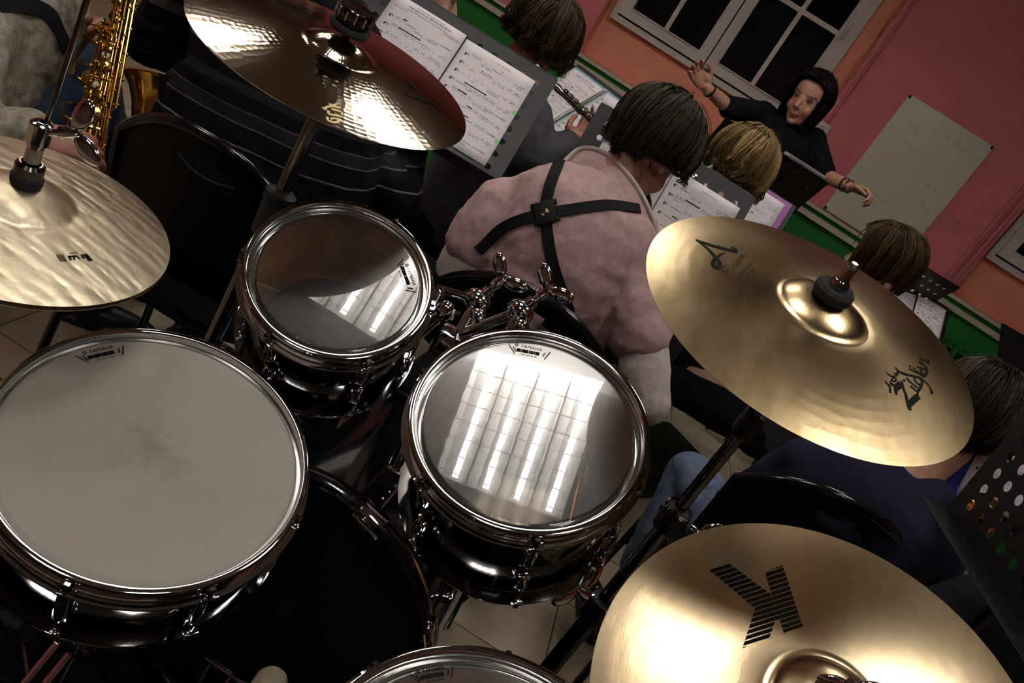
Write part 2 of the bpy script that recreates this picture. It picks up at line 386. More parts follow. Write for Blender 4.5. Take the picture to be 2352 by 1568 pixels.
# far wall: pink piers, green dado, terracotta window niches
ND = .13
N1, N2, NT_ = (-1.11, .255), (1.39, 2.76), 2.86
DZ = 1.13
g = G()
for u0, u1, z0, z1 in [(-4.4, N1[0], DZ, CEIL), (N1[1], N2[0], DZ, CEIL), (N2[1], 4.6, DZ, CEIL), (N1[0], N1[1], NT_, CEIL), (N2[0], N2[1], NT_, CEIL)]:
    g.add([(u0, 0, z0), (u1, 0, z0), (u1, 0, z1), (u0, 0, z1)], [(0, 1, 2, 3)])
wf = structure(g.obj('wall_front', 'pink', M=WALL, smooth=False))
g = G(); g.add([(-4.4, 0, 0), (4.6, 0, 0), (4.6, 0, DZ), (-4.4, 0, DZ)], [(0, 1, 2, 3)]); g.obj('green_dado', 'green', wf, smooth=False)
WIN = {}
for k, (u0, u1) in enumerate((N1, N2)):
    w0, w1, zb, zt = u0 + .035, u1 - .10, 1.375, 2.80
    g = G()
    g.add([(u0, 0, DZ), (u0, ND, DZ), (u0, ND, NT_), (u0, 0, NT_)], [(0, 1, 2, 3)])
    g.add([(u1, 0, DZ), (u1, ND, DZ), (u1, ND, NT_), (u1, 0, NT_)], [(3, 2, 1, 0)])
    g.add([(u0, 0, NT_), (u1, 0, NT_), (u1, ND, NT_), (u0, ND, NT_)], [(0, 1, 2, 3)])
    g.add([(u0, 0, DZ), (u1, 0, DZ), (u1, ND, DZ), (u0, ND, DZ)], [(3, 2, 1, 0)])
    for a, b_, c, d in [(u0, u1, DZ, zb), (u0, u1, zt, NT_), (u0, w0, zb, zt), (w1, u1, zb, zt)]:
        g.add([(a, ND, c), (b_, ND, c), (b_, ND, d), (a, ND, d)], [(0, 1, 2, 3)])
    g.obj('window_niche', 'terracotta', wf, smooth=False)
    # window: outer frame, two sashes with a glazing cross, panes
    wroot = thing('window_%d' % (k + 1), None, None, WALL @ T((0, ND, 0))); wroot['kind'] = 'structure'
    fr = .035
    for nm, a in [('frame_rail', (w0, w1, zb, zb + .035)), ('frame_rail', (w0, w1, zt - .035, zt)), ('frame_stile', (w0, w0 + fr, zb + .035, zt - .035)), ('frame_stile', (w1 - fr, w1, zb + .035, zt - .035))]:
        G().box(a[0], a[1], -.035, .06, a[2], a[3]).obj(nm, 'white', wroot, smooth=False)
    mid = (w0 + w1) / 2
    for si, (a, b_) in enumerate(((w0 + fr, mid - .004), (mid + .004, w1 - fr))):
        s0, s1 = zb + .045, zt - .045; st = .062
        sash = G()
        sash.box(a, b_, -.05, .01, s0, s0 + st); sash.box(a, b_, -.05, .01, s1 - st, s1)
        sash.box(a, a + st, -.05, .01, s0 + st, s1 - st); sash.box(b_ - st, b_, -.05, .01, s0 + st, s1 - st)
        sash.box(a + st - .008, a + st, -.056, -.05, s0 + st - .008, s1 - st + .008); sash.box(b_ - st, b_ - st + .008, -.056, -.05, s0 + st - .008, s1 - st + .008)
        sash.box(a + st, b_ - st, -.056, -.05, s0 + st - .008, s0 + st); sash.box(a + st, b_ - st, -.056, -.05, s1 - st, s1 - st + .008)
        so = sash.obj('sash', 'white', wroot, smooth=False)
        pa, pb, p0, p1 = a + st, b_ - st, s0 + st, s1 - st; pm = (pa + pb) / 2
        G().box(pm - .013, pm + .013, -.045, .002, p0, p1).obj('glazing_bar', 'white', so, smooth=False)
        zs = [1.925, 2.385]
        for z in zs:
            G().box(pa, pm - .013, -.045, .002, z - .013, z + .013).obj('glazing_bar', 'white', so, smooth=False)
            G().box(pm + .013, pb, -.045, .002, z - .013, z + .013).obj('glazing_bar', 'white', so, smooth=False)
        zz = [p0] + zs + [p1]
        for q in range(3):
            for (c, d) in ((pa, pm), (pm, pb)):
                G().box(c, d, -.022, -.018, zz[q], zz[q + 1]).obj('pane', 'glass', so, smooth=False)
        if si == 1: 
            G().rbox(.022, .012, .09, .004, T((b_ - .03, -.058, 1.96))).tube([(b_ - .03, -.062, 1.965), (b_ - .03, -.085, 1.965), (b_ - .03, -.085, 1.90)], .006, 8).obj('handle', 'cream', so)
    for z in (1.99, 2.6): G().tube([(mid, -.055, z - .03), (mid, -.055, z + .03)], .007, 8).obj('hinge', 'steel', wroot)
# chair rail: two cream strips with the green wall between them
for i, (z0, z1, dp) in enumerate([(1.108, 1.128, .022), (1.052, 1.082, .03)]):
    r_ = G().box(-4.3, 4.5, -dp, -.0005, z0, z1).obj('trim_%d' % (i + 1), 'cream', M=WALL, smooth=False); structure(r_)
# boxed conduits on the pier beside the right window and next to the socket
for i, (u, w, zt, zb_) in enumerate([(1.312, .020, CEIL, 1.135), (1.352, .022, CEIL, 1.135), (.288, .012, CEIL, 1.525)]):
    structure(G().rbox(w, .022, zt - zb_, .006, T((u, -.012, (zt + zb_) / 2))).obj('trim_%d' % (i + 3), 'pink', M=WALL))
# whiteboard
wb = thing('whiteboard', 'plain cream whiteboard with faint blue scribbles hung on the pink wall', 'whiteboard', WALL @ T((.808, -.0065, 1.495)))
G().rbox(.515, .008, .715, .002).obj('panel', 'board', wb)
for x in (-.248, .248):
    for z in (-.348, .348): G().rbox(.014, .006, .016, .002, T((x, -.006, z))).obj('corner_clip', 'blackmetal', wb)
MAT['marker'] = simple('faint_blue_marker', (.33, .36, .40), .6)
rr_ = random.Random(3); g = G()
for (x, z, n) in [(-.17, .24, 6), (.03, .29, 9), (-.12, .15, 5), (-.02, .13, 4), (.06, .04, 8), (-.1, .03, 4), (.12, -.06, 6), (-.08, -.15, 5), (.03, -.2, 4)]:
    px = x
    for q in range(n):
        a = [(px + rr_.uniform(-.008, .012), z + rr_.uniform(-.018, .018)) for _ in range(3)]
        g.tube([(p, -.0042, w) for p, w in a], .0011, 4); px += .016; z -= .003
g.obj('scribble', 'marker', wb)['kind'] = 'stuff'
# wall socket
so = thing('wall_socket', 'small cream wall socket on the pink wall beside the conductor', 'socket', WALL @ T((.285, -.008, 1.475)))
G().rbox(.08, .014, .08, .004).obj('plate', 'cream', so)
G().lathe([(.0, -.004), (.019, -.004), (.022, .001), (.024, .0)], 20, T((0, -.0075, 0)) @ RX(math.pi / 2)).obj('recess', 'cream', so)
for x in (-.0095, .0095): G().lathe([(0, .0005), (.0035, .0005), (.0035, -.001)], 10, T((x, -.012, 0)) @ RX(math.pi / 2)).obj('pin_hole', 'ink', so)
# radiator below the right window
rad = thing('radiator', 'dark green column radiator under the right window', 'radiator', WALL @ T((1.9, -.10, 0)))
cm = G().rbox(.028, .09, .60, .012, T((0, 0, .62))).mesh('column', 'greenpaint')
for i in range(16): link('column', cm, rad, T((-.45 + .06 * i, 0, 0)))
for z in (.345, .895): G().tube([(-.48, 0, z), (.48, 0, z)], .016, 10).obj('header_pipe', 'greenpaint', rad)
for x in (-.4, .4): G().box(x - .015, x + .015, -.03, .03, 0, .33).obj('foot', 'greenpaint', rad, smooth=False)
# ceiling lights
S = .575
hm = G().box(-S/2, S/2, -S/2, S/2, -.012, 0).box(-S/2, -S/2 + .012, -S/2, S/2, -.080, -.012).box(S/2 - .012, S/2, -S/2, S/2, -.080, -.012).box(-S/2 + .012, S/2 - .012, -S/2, -S/2 + .012, -.080, -.012).box(-S/2 + .012, S/2 - .012, S/2 - .012, S/2, -.080, -.012).mesh('housing', 'louvre', False)
tbm = G().tube([(0, -.262, 0), (0, .262, 0)], .013, 6, False).mesh('tube', 'tube')
lm = G().add([(-.028, -.275, -.02), (-.003, -.275, -.075), (.003, -.275, -.075), (.028, -.275, -.02), (-.028, .275, -.02), (-.003, .275, -.075), (.003, .275, -.075), (.028, .275, -.02)], [(0, 1, 5, 4), (1, 2, 6, 5), (2, 3, 7, 6)]).mesh('louvre_blade', 'louvre', False)
xm = G().box(-.275, .275, -.0012, .0012, -.075, -.060).mesh('cross_blade', 'louvre', False)
WHERE = ['above the drum kit', 'above the right cymbals', 'above the hi-hat', 'above the flute player', 'above the saxophone player', 'in front of the conductor, added to brighten the far wall', 'behind the drum stool', 'behind the ride cymbal']
for k, (x, y) in enumerate(LIGHTS):
    cl = thing('ceiling_light', 'square white ceiling light with four tubes and louvre ' + WHERE[k], 'ceiling light', T((x, y, CEIL)), 'louvred ceiling lights')
    link('housing', hm, cl)
    for i in range(4): link('tube', tbm, cl, T((-.207 + .138 * i, 0, -.035)))
    for i in range(3): link('louvre_blade', lm, cl, T((-.138 + .138 * i, 0, 0)))
    for i in range(8): link('cross_blade', xm, cl, T((0, -.245 + .07 * i, 0)))

MAT['rug'] = simple('black_rug', (.008, .008, .008), .95, 0., .1, bump=.5, bscale=500)  # rug added to blacken the floor shaded by the kit
tag(G().rbox(2.0, 2.3, .003, .001, T((-.1, .42, .0016))).obj('rug', 'rug'), 'black rug added to darken the floor under the drum kit', 'rug')
# ------------------------------------------------------------------ drum kit
def hoop_profile(R):
    return [(R - .0085, -.003), (R - .0065, -.0005), (R - .003, 0), (R, -.0015), (R + .0005, -.004), (R - .0025, -.006), (R - .0045, -.009),
            (R - .0045, -.021), (R - .002, -.0245), (R + .008, -.0255), (R + .008, -.0280), (R - .0085, -.0275), (R - .0085, -.020)]
def surf_draw(obj_M, prjz, items, mat, name, parent, lift=.0006):
    """items: list of (verts2d in local xy, faces); each vertex is laid on the surface z = prjz(x, y)"""
    g = G()
    for vs, fs in items: g.add([(x, y, prjz(x, y) + lift) for x, y in vs], fs)
    return g.obj(name, mat, parent, smooth=False)
def px_local(M, prjz, q, it=4):
    """pixel -> local xy on the surface z = prjz(x,y) of the object with matrix M"""
    z = 0.
    for _ in range(it):
        c = M @ Vector((0, 0, z)); n = M.to_3x3() @ Vector((0, 0, 1)); p = local(M, on_plane(q[0], q[1], c, n)); z = prjz(p.x, p.y)
    return (p.x, p.y)
def stroke(pts, w):                       # pen stroke of changing width in 2-D
    n = len(pts); w = [w] * n if isinstance(w, (int, float)) else w; vs = []
    for i in range(n):
        a = Vector(pts[max(i - 1, 0)]); b = Vector(pts[min(i + 1, n - 1)]); d = (b - a); d = d.normalized() if d.length > 1e-9 else Vector((1, 0)); nn = Vector((-d.y, d.x)) * w[i] / 2
        p = Vector(pts[i]); vs += [tuple(p + nn), tuple(p - nn)]
    return vs, [(2 * i, 2 * i + 1, 2 * i + 3, 2 * i + 2) for i in range(n - 1)]
def smooth_pts(pts, k=4):
    P = [Vector(p) for p in pts]; out = []
    for i in range(len(P) - 1):
        p0, p1, p2, p3 = P[max(i - 1, 0)], P[i], P[i + 1], P[min(i + 2, len(P) - 1)]
        for j in range(k):
            t = j / k; out.append(.5 * ((2 * p1) + (p2 - p0) * t + (2 * p0 - 5 * p1 + 4 * p2 - p3) * t * t + (3 * p1 - p0 - 3 * p2 + p3) * t ** 3))
    out.append(P[-1]); return [tuple(p) for p in out]
def place_text(s, size, p, xd, flip=1):   # text geometry moved to local point p with local x direction xd
    vs, fs = text_geo(s, size); xd = Vector(xd).normalized(); yd = Vector((-xd.y, xd.x)) * flip
    return [tuple(Vector(p) + xd * x + yd * y) for x, y in vs], (fs if flip > 0 else [f[::-1] for f in fs])

def drum(name, label, c, n, R, depth, nl, a0, head, xh=(1, 0, 0), lug='short', mat='lacquer', group=None):
    M = frame(Vector(c), n, xh)
    root = thing(name, label, 'drum', M, group)
    Rs = R - .014; hz = -.0105
    sh = G(); sh.lathe([(Rs - .007, -.0145), (Rs - .003, -.013), (Rs, -.018), (Rs, -depth + .018), (Rs - .003, -depth + .013), (Rs - .007, -depth + .0145)], 72)
    shell = sh.obj('shell', mat, root)
    G().lathe([(Rs - .007, -.0145), (Rs - .0072, -.03), (Rs - .0072, -depth + .03), (Rs - .007, -depth + .0145)][::-1], 72).obj('shell_lining', 'wood', shell)
    hp = hoop_profile(R)
    G().lathe(hp, 96, closed=True).obj('hoop', 'chrome', root)
    G().lathe([(r, -depth - z) for r, z in hp][::-1], 96, closed=True).obj('hoop', 'chrome', root)
    hd = G().lathe([(0, hz), (R * .35, hz), (R * .7, hz), (Rs - .008, hz), (Rs - .0065, hz), (Rs - .004, hz - .0003), (Rs + .001, hz - .0045), (Rs + .006, hz - .006)], 96).obj('batter_head', head, root)
    G().lathe([(0, -depth - hz), (Rs - .005, -depth - hz), (Rs + .004, -depth - hz + .005)][::-1], 64).obj('resonant_head', 'darkhead', root)
    G().lathe([(Rs + .0015, hz - .003), (Rs + .009, hz - .003), (Rs + .009, hz - .012), (Rs + .0015, hz - .012)], 72, closed=True).obj('head_rim', 'steel', root)
    # lugs and rods
    L = depth * .5
    lms = []
    if lug == 'long': spans = [(-depth / 2, depth * .30)]
    else: spans = [(-depth * .34, .040), (-depth * .66, .040)] if depth > .17 else [(-depth / 2, .075)]
    for z, h in spans:
        lms.append(G().rbox(.012, .019, h, .004, T((Rs + .007, 0, z))).ell((Rs + .012, 0, z), (.008, .0075, h * .56)).mesh('lug', 'chrome'))
    rg = G(); ro = R + .003
    top = spans[0][0] + .01
    rg.tube([(ro, 0, -.019), (ro, 0, top)], .0026, 8); rg.lathe([(0, 0), (.0058, 0), (.0058, -.004), (0, -.004)], 10, T((ro, 0, -.0175))); rg.box(-.003, .003, -.003, .003, -.0135, -.006, T((ro, 0, 0)))
    rg.rbox(.012, .02, .005, .0015, T((ro, 0, -.0255)))
    bt = -depth; 
    rg2 = G(); rg2.tube([(ro, 0, bt + .019), (ro, 0, spans[-1][0] - .01)], .0026, 8); rg2.lathe([(0, 0), (.0058, 0), (.0058, .004), (0, .004)], 10, T((ro, 0, bt + .0175))); rg2.box(-.003, .003, -.003, .003, bt + .006, bt + .0135, T((ro, 0, 0)))
    rg2.rbox(.012, .02, .005, .0015, T((ro, 0, bt + .0255)))
    rm, rm2 = rg.mesh('tension_rod', 'chrome'), rg2.mesh('tension_rod', 'chrome')
    for i in range(nl):
        A = RZ(a0 + 2 * math.pi * i / nl)
        [link('lug', q_, root, A) for q_ in lms]; link('tension_rod', rm, root, A); link('tension_rod', rm2, root, A)
    return root, M, hz
def head_logo(root, M, hz, pl, pr, side, mat='ink', k=1.):
    """maker's print on a head: name above a bar between slanted ticks, from pixel pl to pixel pr"""
    f = lambda x, y: hz
    a, b = Vector(px_local(M, f, pl)), Vector(px_local(M, f, pr)); w = (b - a).length; c = (a + b) / 2; xd = (b - a).normalized(); yd = Vector((-xd.y, xd.x))
    it = []
    vs, fs = text_geo('YAMAHA', w * .135); it.append(([tuple(c + xd * (x + w * .03) + yd * (y + w * .11)) for x, y in vs], fs))
    ring = [(math.cos(q) * w * .035, math.sin(q) * w * .035) for q in np.linspace(0, 2 * math.pi, 13)]
    v_, f_ = stroke(ring, w * .02); it.append(([tuple(c + xd * (x - w * .345) + yd * (y + w * .155)) for x, y in v_], f_))
    def quad(x0, x1, y0, y1, sk=0.):
        it.append(([tuple(c + xd * (x + sk * y) + yd * y) for x, y in ((x0, y0), (x1, y0), (x1, y1), (x0, y1))], [(0, 1, 2, 3)]))
    x = -w * .33
    for seg in (.12, .03, .16, .05, .09, .04, .10):
        quad(x, x + w * seg * .92, -w * .045, w * .055); x += w * seg
    for q, e in ((-.37, -.5), (-.40, -.5), (.34, .35), (.37, .35)): quad(q * w, (q + .018) * w, -w * .06, w * .08, e)
    for q, e in ((-.47, -.75), (.44, .45)): quad(q * w, (q + .03) * w, -w * .13, w * .13, e)
    vs, fs = dash_geo(w * .42, w * .03); it.append(([tuple(c + xd * x + yd * (y - w * .12)) for x, y in vs], fs))
    return surf_draw(M, f, it, mat, 'head_logo', root, .0004)

SN, SM, SZ = drum('snare_drum', 'black snare drum with a worn white coated head and chrome hoop', (-.293, .799, .759), (.055, -.28, .958), .187, .150, 8, math.radians(-78), 'coated')
head_logo(SN, SM, SZ, (184, 826), (287, 803), 1)
spot = G().lathe([(0, 0), (.0035, 0), (.005, -.0001)], 16, T((0, 0, SZ + .0004)))
p_ = px_local(SM, lambda x, y: SZ, (136, 1129)); MAT['smudge'] = simple('smudge', (.36, .32, .28), .8)
spot.obj('stain', 'smudge', SN, M=T((p_[0], p_[1], 0)))
TL, TLM, TLZ = drum('rack_tom', 'smaller black rack tom with a clear head, left of the two toms', (-.261, 1.092, .947), (-.014, -.554, .833), .137, .205, 6, math.radians(-100), 'clear', group='rack toms')
TR, TRM, TRZ = drum('rack_tom', 'larger black rack tom whose clear head mirrors the ceiling light tubes', (.078, .99, .962), (-.228, -.485, .844), .162, .225, 6, math.radians(-122), 'clear', group='rack toms')
head_logo(TR, TRM, TRZ, (1171, 800), (1261, 818), 1)
head_logo(TL, TLM, TLZ, (918, 600), (945, 672), 1)
FT, FTM, FTZ = drum('floor_tom', 'black floor tom cut off by the bottom edge of the picture', (.235, .545, .800), (-.05, -.20, .978), .201, .36, 8, math.radians(60), 'clear')
head_logo(FT, FTM, FTZ, (950, 1560), (1042, 1543), 1)
for a in (.5, 2.6, 4.7):
    A = RZ(a); G().tube([(.203, 0, -.12), (.203, 0, -.66), (.23, 0, -.74)], .006, 10).obj('leg', 'chrome', FT, M=A); G().rbox(.02, .03, .06, .005, T((.196, 0, -.22))).obj('leg_bracket', 'chrome', FT, M=A)
# bass drum
KC = Vector((-.10, 1.135, .305)); KM = frame(KC, (-.06, -1, .02), (1, 0, 0))      # local z points back to the drummer
KR, KD = .28, .40
kd = thing('bass_drum', 'large black bass drum lying under the two rack toms', 'drum', KM)
G().lathe([(KR - .008, 0), (KR, -.002), (KR, -KD + .002), (KR - .008, -KD)], 96).obj('shell', 'lacquer', kd)
for z in (.0, -KD):
    s = 1 if z == 0 else -1
    G().lathe([(KR + .004, z - s * .012), (KR + .016, z - s * .012), (KR + .018, z - s * .008), (KR + .018, z + s * .028), (KR + .014, z + s * .033), (KR + .002, z + s * .033), (KR - .002, z + s * .028), (KR - .002, z + s * .004)][::s], 96, closed=True).obj('hoop', 'lacquer', kd)
    G().lathe([(0, z + s * .012), (KR * .6, z + s * .012), (KR - .004, z + s * .011), (KR + .002, z + s * .002)][::s], 80).obj('batter_head' if z == 0 else 'resonant_head', 'headblack', kd)
cl = G(); cl.rbox(.05, .012, .04, .004, T((0, KR + .02, .014))).rbox(.022, .012, .020, .003, T((0, KR + .012, .038))).tube([(0, KR + .022, .05), (0, KR + .022, -.10)], .003, 8).tube([(-.028, KR + .022, .052), (.028, KR + .022, .052)], .004, 8)
clm = cl.mesh('claw_hook', 'chrome'); cl2 = G().rbox(.016, .02, .07, .005, T((0, KR + .01, -.12))).ell((0, KR + .016, -.12), (.008, .008, .038)).mesh('lug', 'chrome')
for i in range(8):
    A = RZ(2 * math.pi * (i + .5) / 8 + .18); link('claw_hook', clm, kd, A); link('lug', cl2, kd, A)
    B = A @ T((0, 0, -KD)) @ RX(math.pi) @ RZ(math.pi); link('claw_hook', clm, kd, B)
for s in (-1, 1): G().tube([(s * .2, -.19, -KD + .08), (s * .36, -.285, -KD + .02)], .008, 10).obj('spur', 'chrome', kd)
# maker's badge on the shell
bp = on_plane(912, 1068, KC + Vector((0, 0, KR + .001)), (0, 0, 1)); bl = local(KM, bp)
ba = math.atan2(bl.y, bl.x)
G().rbox(.003, .026, .030, .001, RZ(ba) @ T((KR + .001, 0, bl.z)) @ RX(.2)).obj('badge', 'goldink', kd)
G().rbox(.002, .020, .024, .0008, RZ(ba) @ T((KR + .0022, 0, bl.z)) @ RX(.2)).obj('badge_plate', 'ink', kd)
G().lathe([(0, 0), (.007, 0), (.0085, .002), (.0085, .006), (.004, .006)], 16, RZ(ba) @ T((KR + .002, .002, bl.z - .004)) @ RY(math.pi / 2)).obj('vent_grommet', 'chrome', kd)

# ---- tom holder on the bass drum: post, two wing-nut clamps, arms
th = thing('tom_holder', 'chrome tom holder with two wing nuts rising from the bass drum', 'tom holder', T((-.06, 1.30, .585)))
hw = th.matrix_world
def W2(o, p): return o.matrix_world.inverted() @ Vector(p)
def wing(nm, parent, p, d, w, s=1., mat='chrome', face=False):
    """wing nut at local p, axis d, wings along w"""
    if face: w = Vector(d).cross(V3(EYE) - (parent.matrix_world @ Vector(p)))
    M = frame(p, d, w); g = G()
    g.lathe([(0, -.008), (.008, -.008), (.009, .0), (.006, .012), (0, .014)], 14, M @ Matrix.Scale(s, 4))
    top = smooth_pts([(-.008, .006), (-.020, .012), (-.033, .026), (-.031, .034), (-.018, .029), (0, .017), (.018, .029), (.031, .034), (.033, .026), (.020, .012), (.008, .006)], 3)
    for k in (-1, 1): g.ell((0, 0, 0), (.021, .0052, .0115), M @ Matrix.Scale(s, 4) @ T((k * .019, 0, .021)) @ RY(-k * .55), 16, 10)
    return g.obj(nm, mat, parent)
cA, cB = pd(1095, 690, 1.38), pd(1195, 715, 1.36)
post0 = Vector((-.06, 1.30, .585))
base = pd(1050, 770, 1.36)
G().tube([W2(th, post0), W2(th, base)], .0125, 14).obj('post', 'chrome', th)
G().rbox(.06, .05, .05, .012, T(W2(th, base + Vector((0, 0, -.02))))).obj('base_clamp', 'chrome', th)
for c in (cA, cB):
    o = G(); L = W2(th, c); o.ell(L, (.024, .02, .02)); o.ell(L + Vector((.012, -.012, -.018)), (.017, .015, .016)); o.tube([W2(th, base), L], .009, 10)
    o.lathe([(0, .018), (.011, .018), (.011, .028), (.006, .03), (.006, .045), (0, .045)], 14, T(L) @ RY(.35) @ RX(-.2)); o.obj('clamp', 'chrome', th)
wing('wing_nut', th, W2(th, cA + Vector((.014, .0, .045))), (.35, .1, 1), (.75, .2, -.35), 1.05, face=True)
wing('wing_nut', th, W2(th, cB + Vector((.016, .0, .046))), (.3, .1, 1), (1, .1, .15), 1.05, face=True)
a1 = TLM @ Vector((.125, .02, -.10)); a2 = TRM @ Vector((-.11, .10, -.10))
G().tube([W2(th, cA), W2(th, cA + Vector((-.06, -.02, -.01))), W2(th, a1)], .0085, 10).obj('tom_arm', 'chrome', th)
G().tube([W2(th, cB), W2(th, a2)], .0085, 10).obj('tom_arm', 'chrome', th)
kp = pd(1020, 715, 1.24)
G().tube([W2(th, a1), W2(th, kp)], .009, 10).ell(W2(th, kp), (.014, .012, .018)).tube([W2(th, kp), W2(th, pd(1014, 660, 1.24))], .0035, 8).tube([W2(th, kp), W2(th, pd(1058, 720, 1.24))], .004, 8).obj('tom_bracket', 'chrome', th)
G().rbox(.016, .010, .012, .002, frame(W2(th, pd(1034, 721, 1.24)), (1, 0, .3))).obj('key_bolt', 'white', th)

# ---- cymbals
def cymbal(name, label, c, n, R, rb, hb, bow, mat, xh=(1, 0, 0), group=None, flip=False):
    M = frame(Vector(c), n, xh)
    def z(r):
        if r >= rb: return bow * (1 - ((r - rb) / (R - rb)) ** 1.25)
        t = r / rb; return bow + hb * (1 - t * t) ** .85 * (1 - .12 * t)
    rs = [.006] + list(np.linspace(.010, rb, 12)) + list(np.linspace(rb, R, 22)[1:])
    # ease the bell-bow joint
    prof = [(r, z(r)) for r in rs]
    s = -1 if flip else 1
    pr = [(r, s * q) for r, q in prof] + [(R, s * (prof[-1][1]) - .0004), (R - .0006, s * prof[-1][1] - .0011)] + [(r, s * q - .0012) for r, q in prof[::-1]][1:]
    root = tag(G().lathe(pr[::-1], 144, closed=True).obj(name, mat, None, True, 60., M), label, 'cymbal', group)
    f = lambda x, y: s * z(min(R, max(.006, math.hypot(x, y))))
    return root, M, f
HC, HN = (-.591, .862, .892), (.013, -.083, .996)
HT, HTM, HTF = cymbal('hi_hat_cymbal', 'pale hammered top cymbal of the hi-hat with a high bell', HC, HN, .178, .058, .022, .020, 'cym_hat', group='hi-hat pair')
HB, HBM, HBF = cymbal('hi_hat_cymbal', 'bottom cymbal of the hi-hat, only its rim shows below the top one', Vector(HC) + Vector((0, 0, -.006)), HN, .178, .058, .022, .018, 'cym_hat', group='hi-hat pair', flip=True)
CT, CTM, CTF = cymbal('crash_cymbal', 'dark mirror-bright crash cymbal at the top beside the sheet music', (-.445, 1.223, 1.175), (.02, -.148, .989), .2172, .055, .019, .021, 'cym_crash_top', group='crash cymbals')
CR, CRM, CRF = cymbal('crash_cymbal', 'golden crash cymbal with black script lettering on the right', (.3158, 1.0898, 1.2494), (-.114, -.288, .951), .2314, .060, .022, .027, 'cym_crash', group='crash cymbals')
RD, RDM, RDF = cymbal('ride_cymbal', 'big ride cymbal with a striped black letter K at bottom right', (.509, .784, .944), (-.307, -.395, .866), .254, .062, .022, .026, 'cym_ride')
def px_strokes(M, f, strokes, kx, ky, sc, pxm, bold=1.35):
    """strokes in zoom pixels: (points, widths); zoom offset kx,ky and scale sc; pxm: metres per photo pixel for widths"""
    out = []
    for pts, w in strokes:
        pts = smooth_pts(pts, 4) if len(pts) > 2 else pts
        n = len(pts); w = [w] * n if isinstance(w, (int, float)) else list(np.interp(np.linspace(0, 1, n), np.linspace(0, 1, len(w)), w))
        P = [px_local(M, f, (kx + x / sc, ky + y / sc)) for x, y in pts]
        out.append(stroke(P, [q / sc * pxm * bold for q in w]))
    return out
# right crash: script A with its ring, maker's signature
sA = [([(320, 232), (700, 380), (1150, 500), (1420, 560)], [20, 110, 120, 130]), ([(1290, 440), (1400, 520), (1420, 590)], [60, 90, 40]), ([(330, 240), (600, 440), (760, 600), (870, 740)], [30, 60, 80, 90]),
      ([(1130, 590), (1000, 640), (900, 730), (810, 820), (800, 920), (880, 1000), (960, 960), (960, 850), (890, 740)], [10, 50, 70, 90, 95, 100, 95, 90, 60])]
itA = px_strokes(CRM, CRF, sA, 1570, 530, 11.76, .00058)
surf_draw(CRM, CRF, itA, 'ink', 'script_letter', CR)
def px_text(M, f, s, p0, p1, up, hpx, pxm, off=0.):
    a, b = Vector(px_local(M, f, p0)), Vector(px_local(M, f, p1)); c = (a + b) / 2; xd = (b - a).normalized(); yd = Vector((-xd.y, xd.x))
    u = Vector(px_local(M, f, up)) - c
    sg = 1 if u.dot(yd) > 0 else -1
    vs, fs = text_geo(s, 1.); wx = max(v[0] for v in vs) - min(v[0] for v in vs); k = (b - a).length / wx; ky = hpx * pxm / .7
    return [tuple(c + xd * (x * k) + yd * sg * (y * ky)) for x, y in vs], fs
itC = [px_text(CRM, CRF, 'CUSTOM', (1690, 616), (1712, 588), (1680, 590), 10, .00059)]
ringp = [(1665 + 8 * math.cos(q), 617 + 7 * math.sin(q)) for q in np.linspace(.2, 5.2, 12)]
itC += px_strokes(CRM, CRF, [([((x - 1570) * 10, (y - 530) * 10) for x, y in ringp], 28)], 1570, 530, 10., .00057)
itC.append(px_text(CRM, CRF, 'MEDIUM CRASH', (1699, 633), (1731, 604), (1700, 610), 5, .00057))
_a, _b = Vector(px_local(CRM, CRF, (1719, 629))), Vector(px_local(CRM, CRF, (1733, 617))); _x = (_b - _a).normalized(); _y = Vector((-_x.y, _x.x)); _v, _f = dash_geo((_b - _a).length, .003)
itC.append(([tuple((_a + _b) / 2 + _x * x + _y * y) for x, y in _v], _f))
surf_draw(CRM, CRF, itC, 'inksoft', 'lettering', CR)
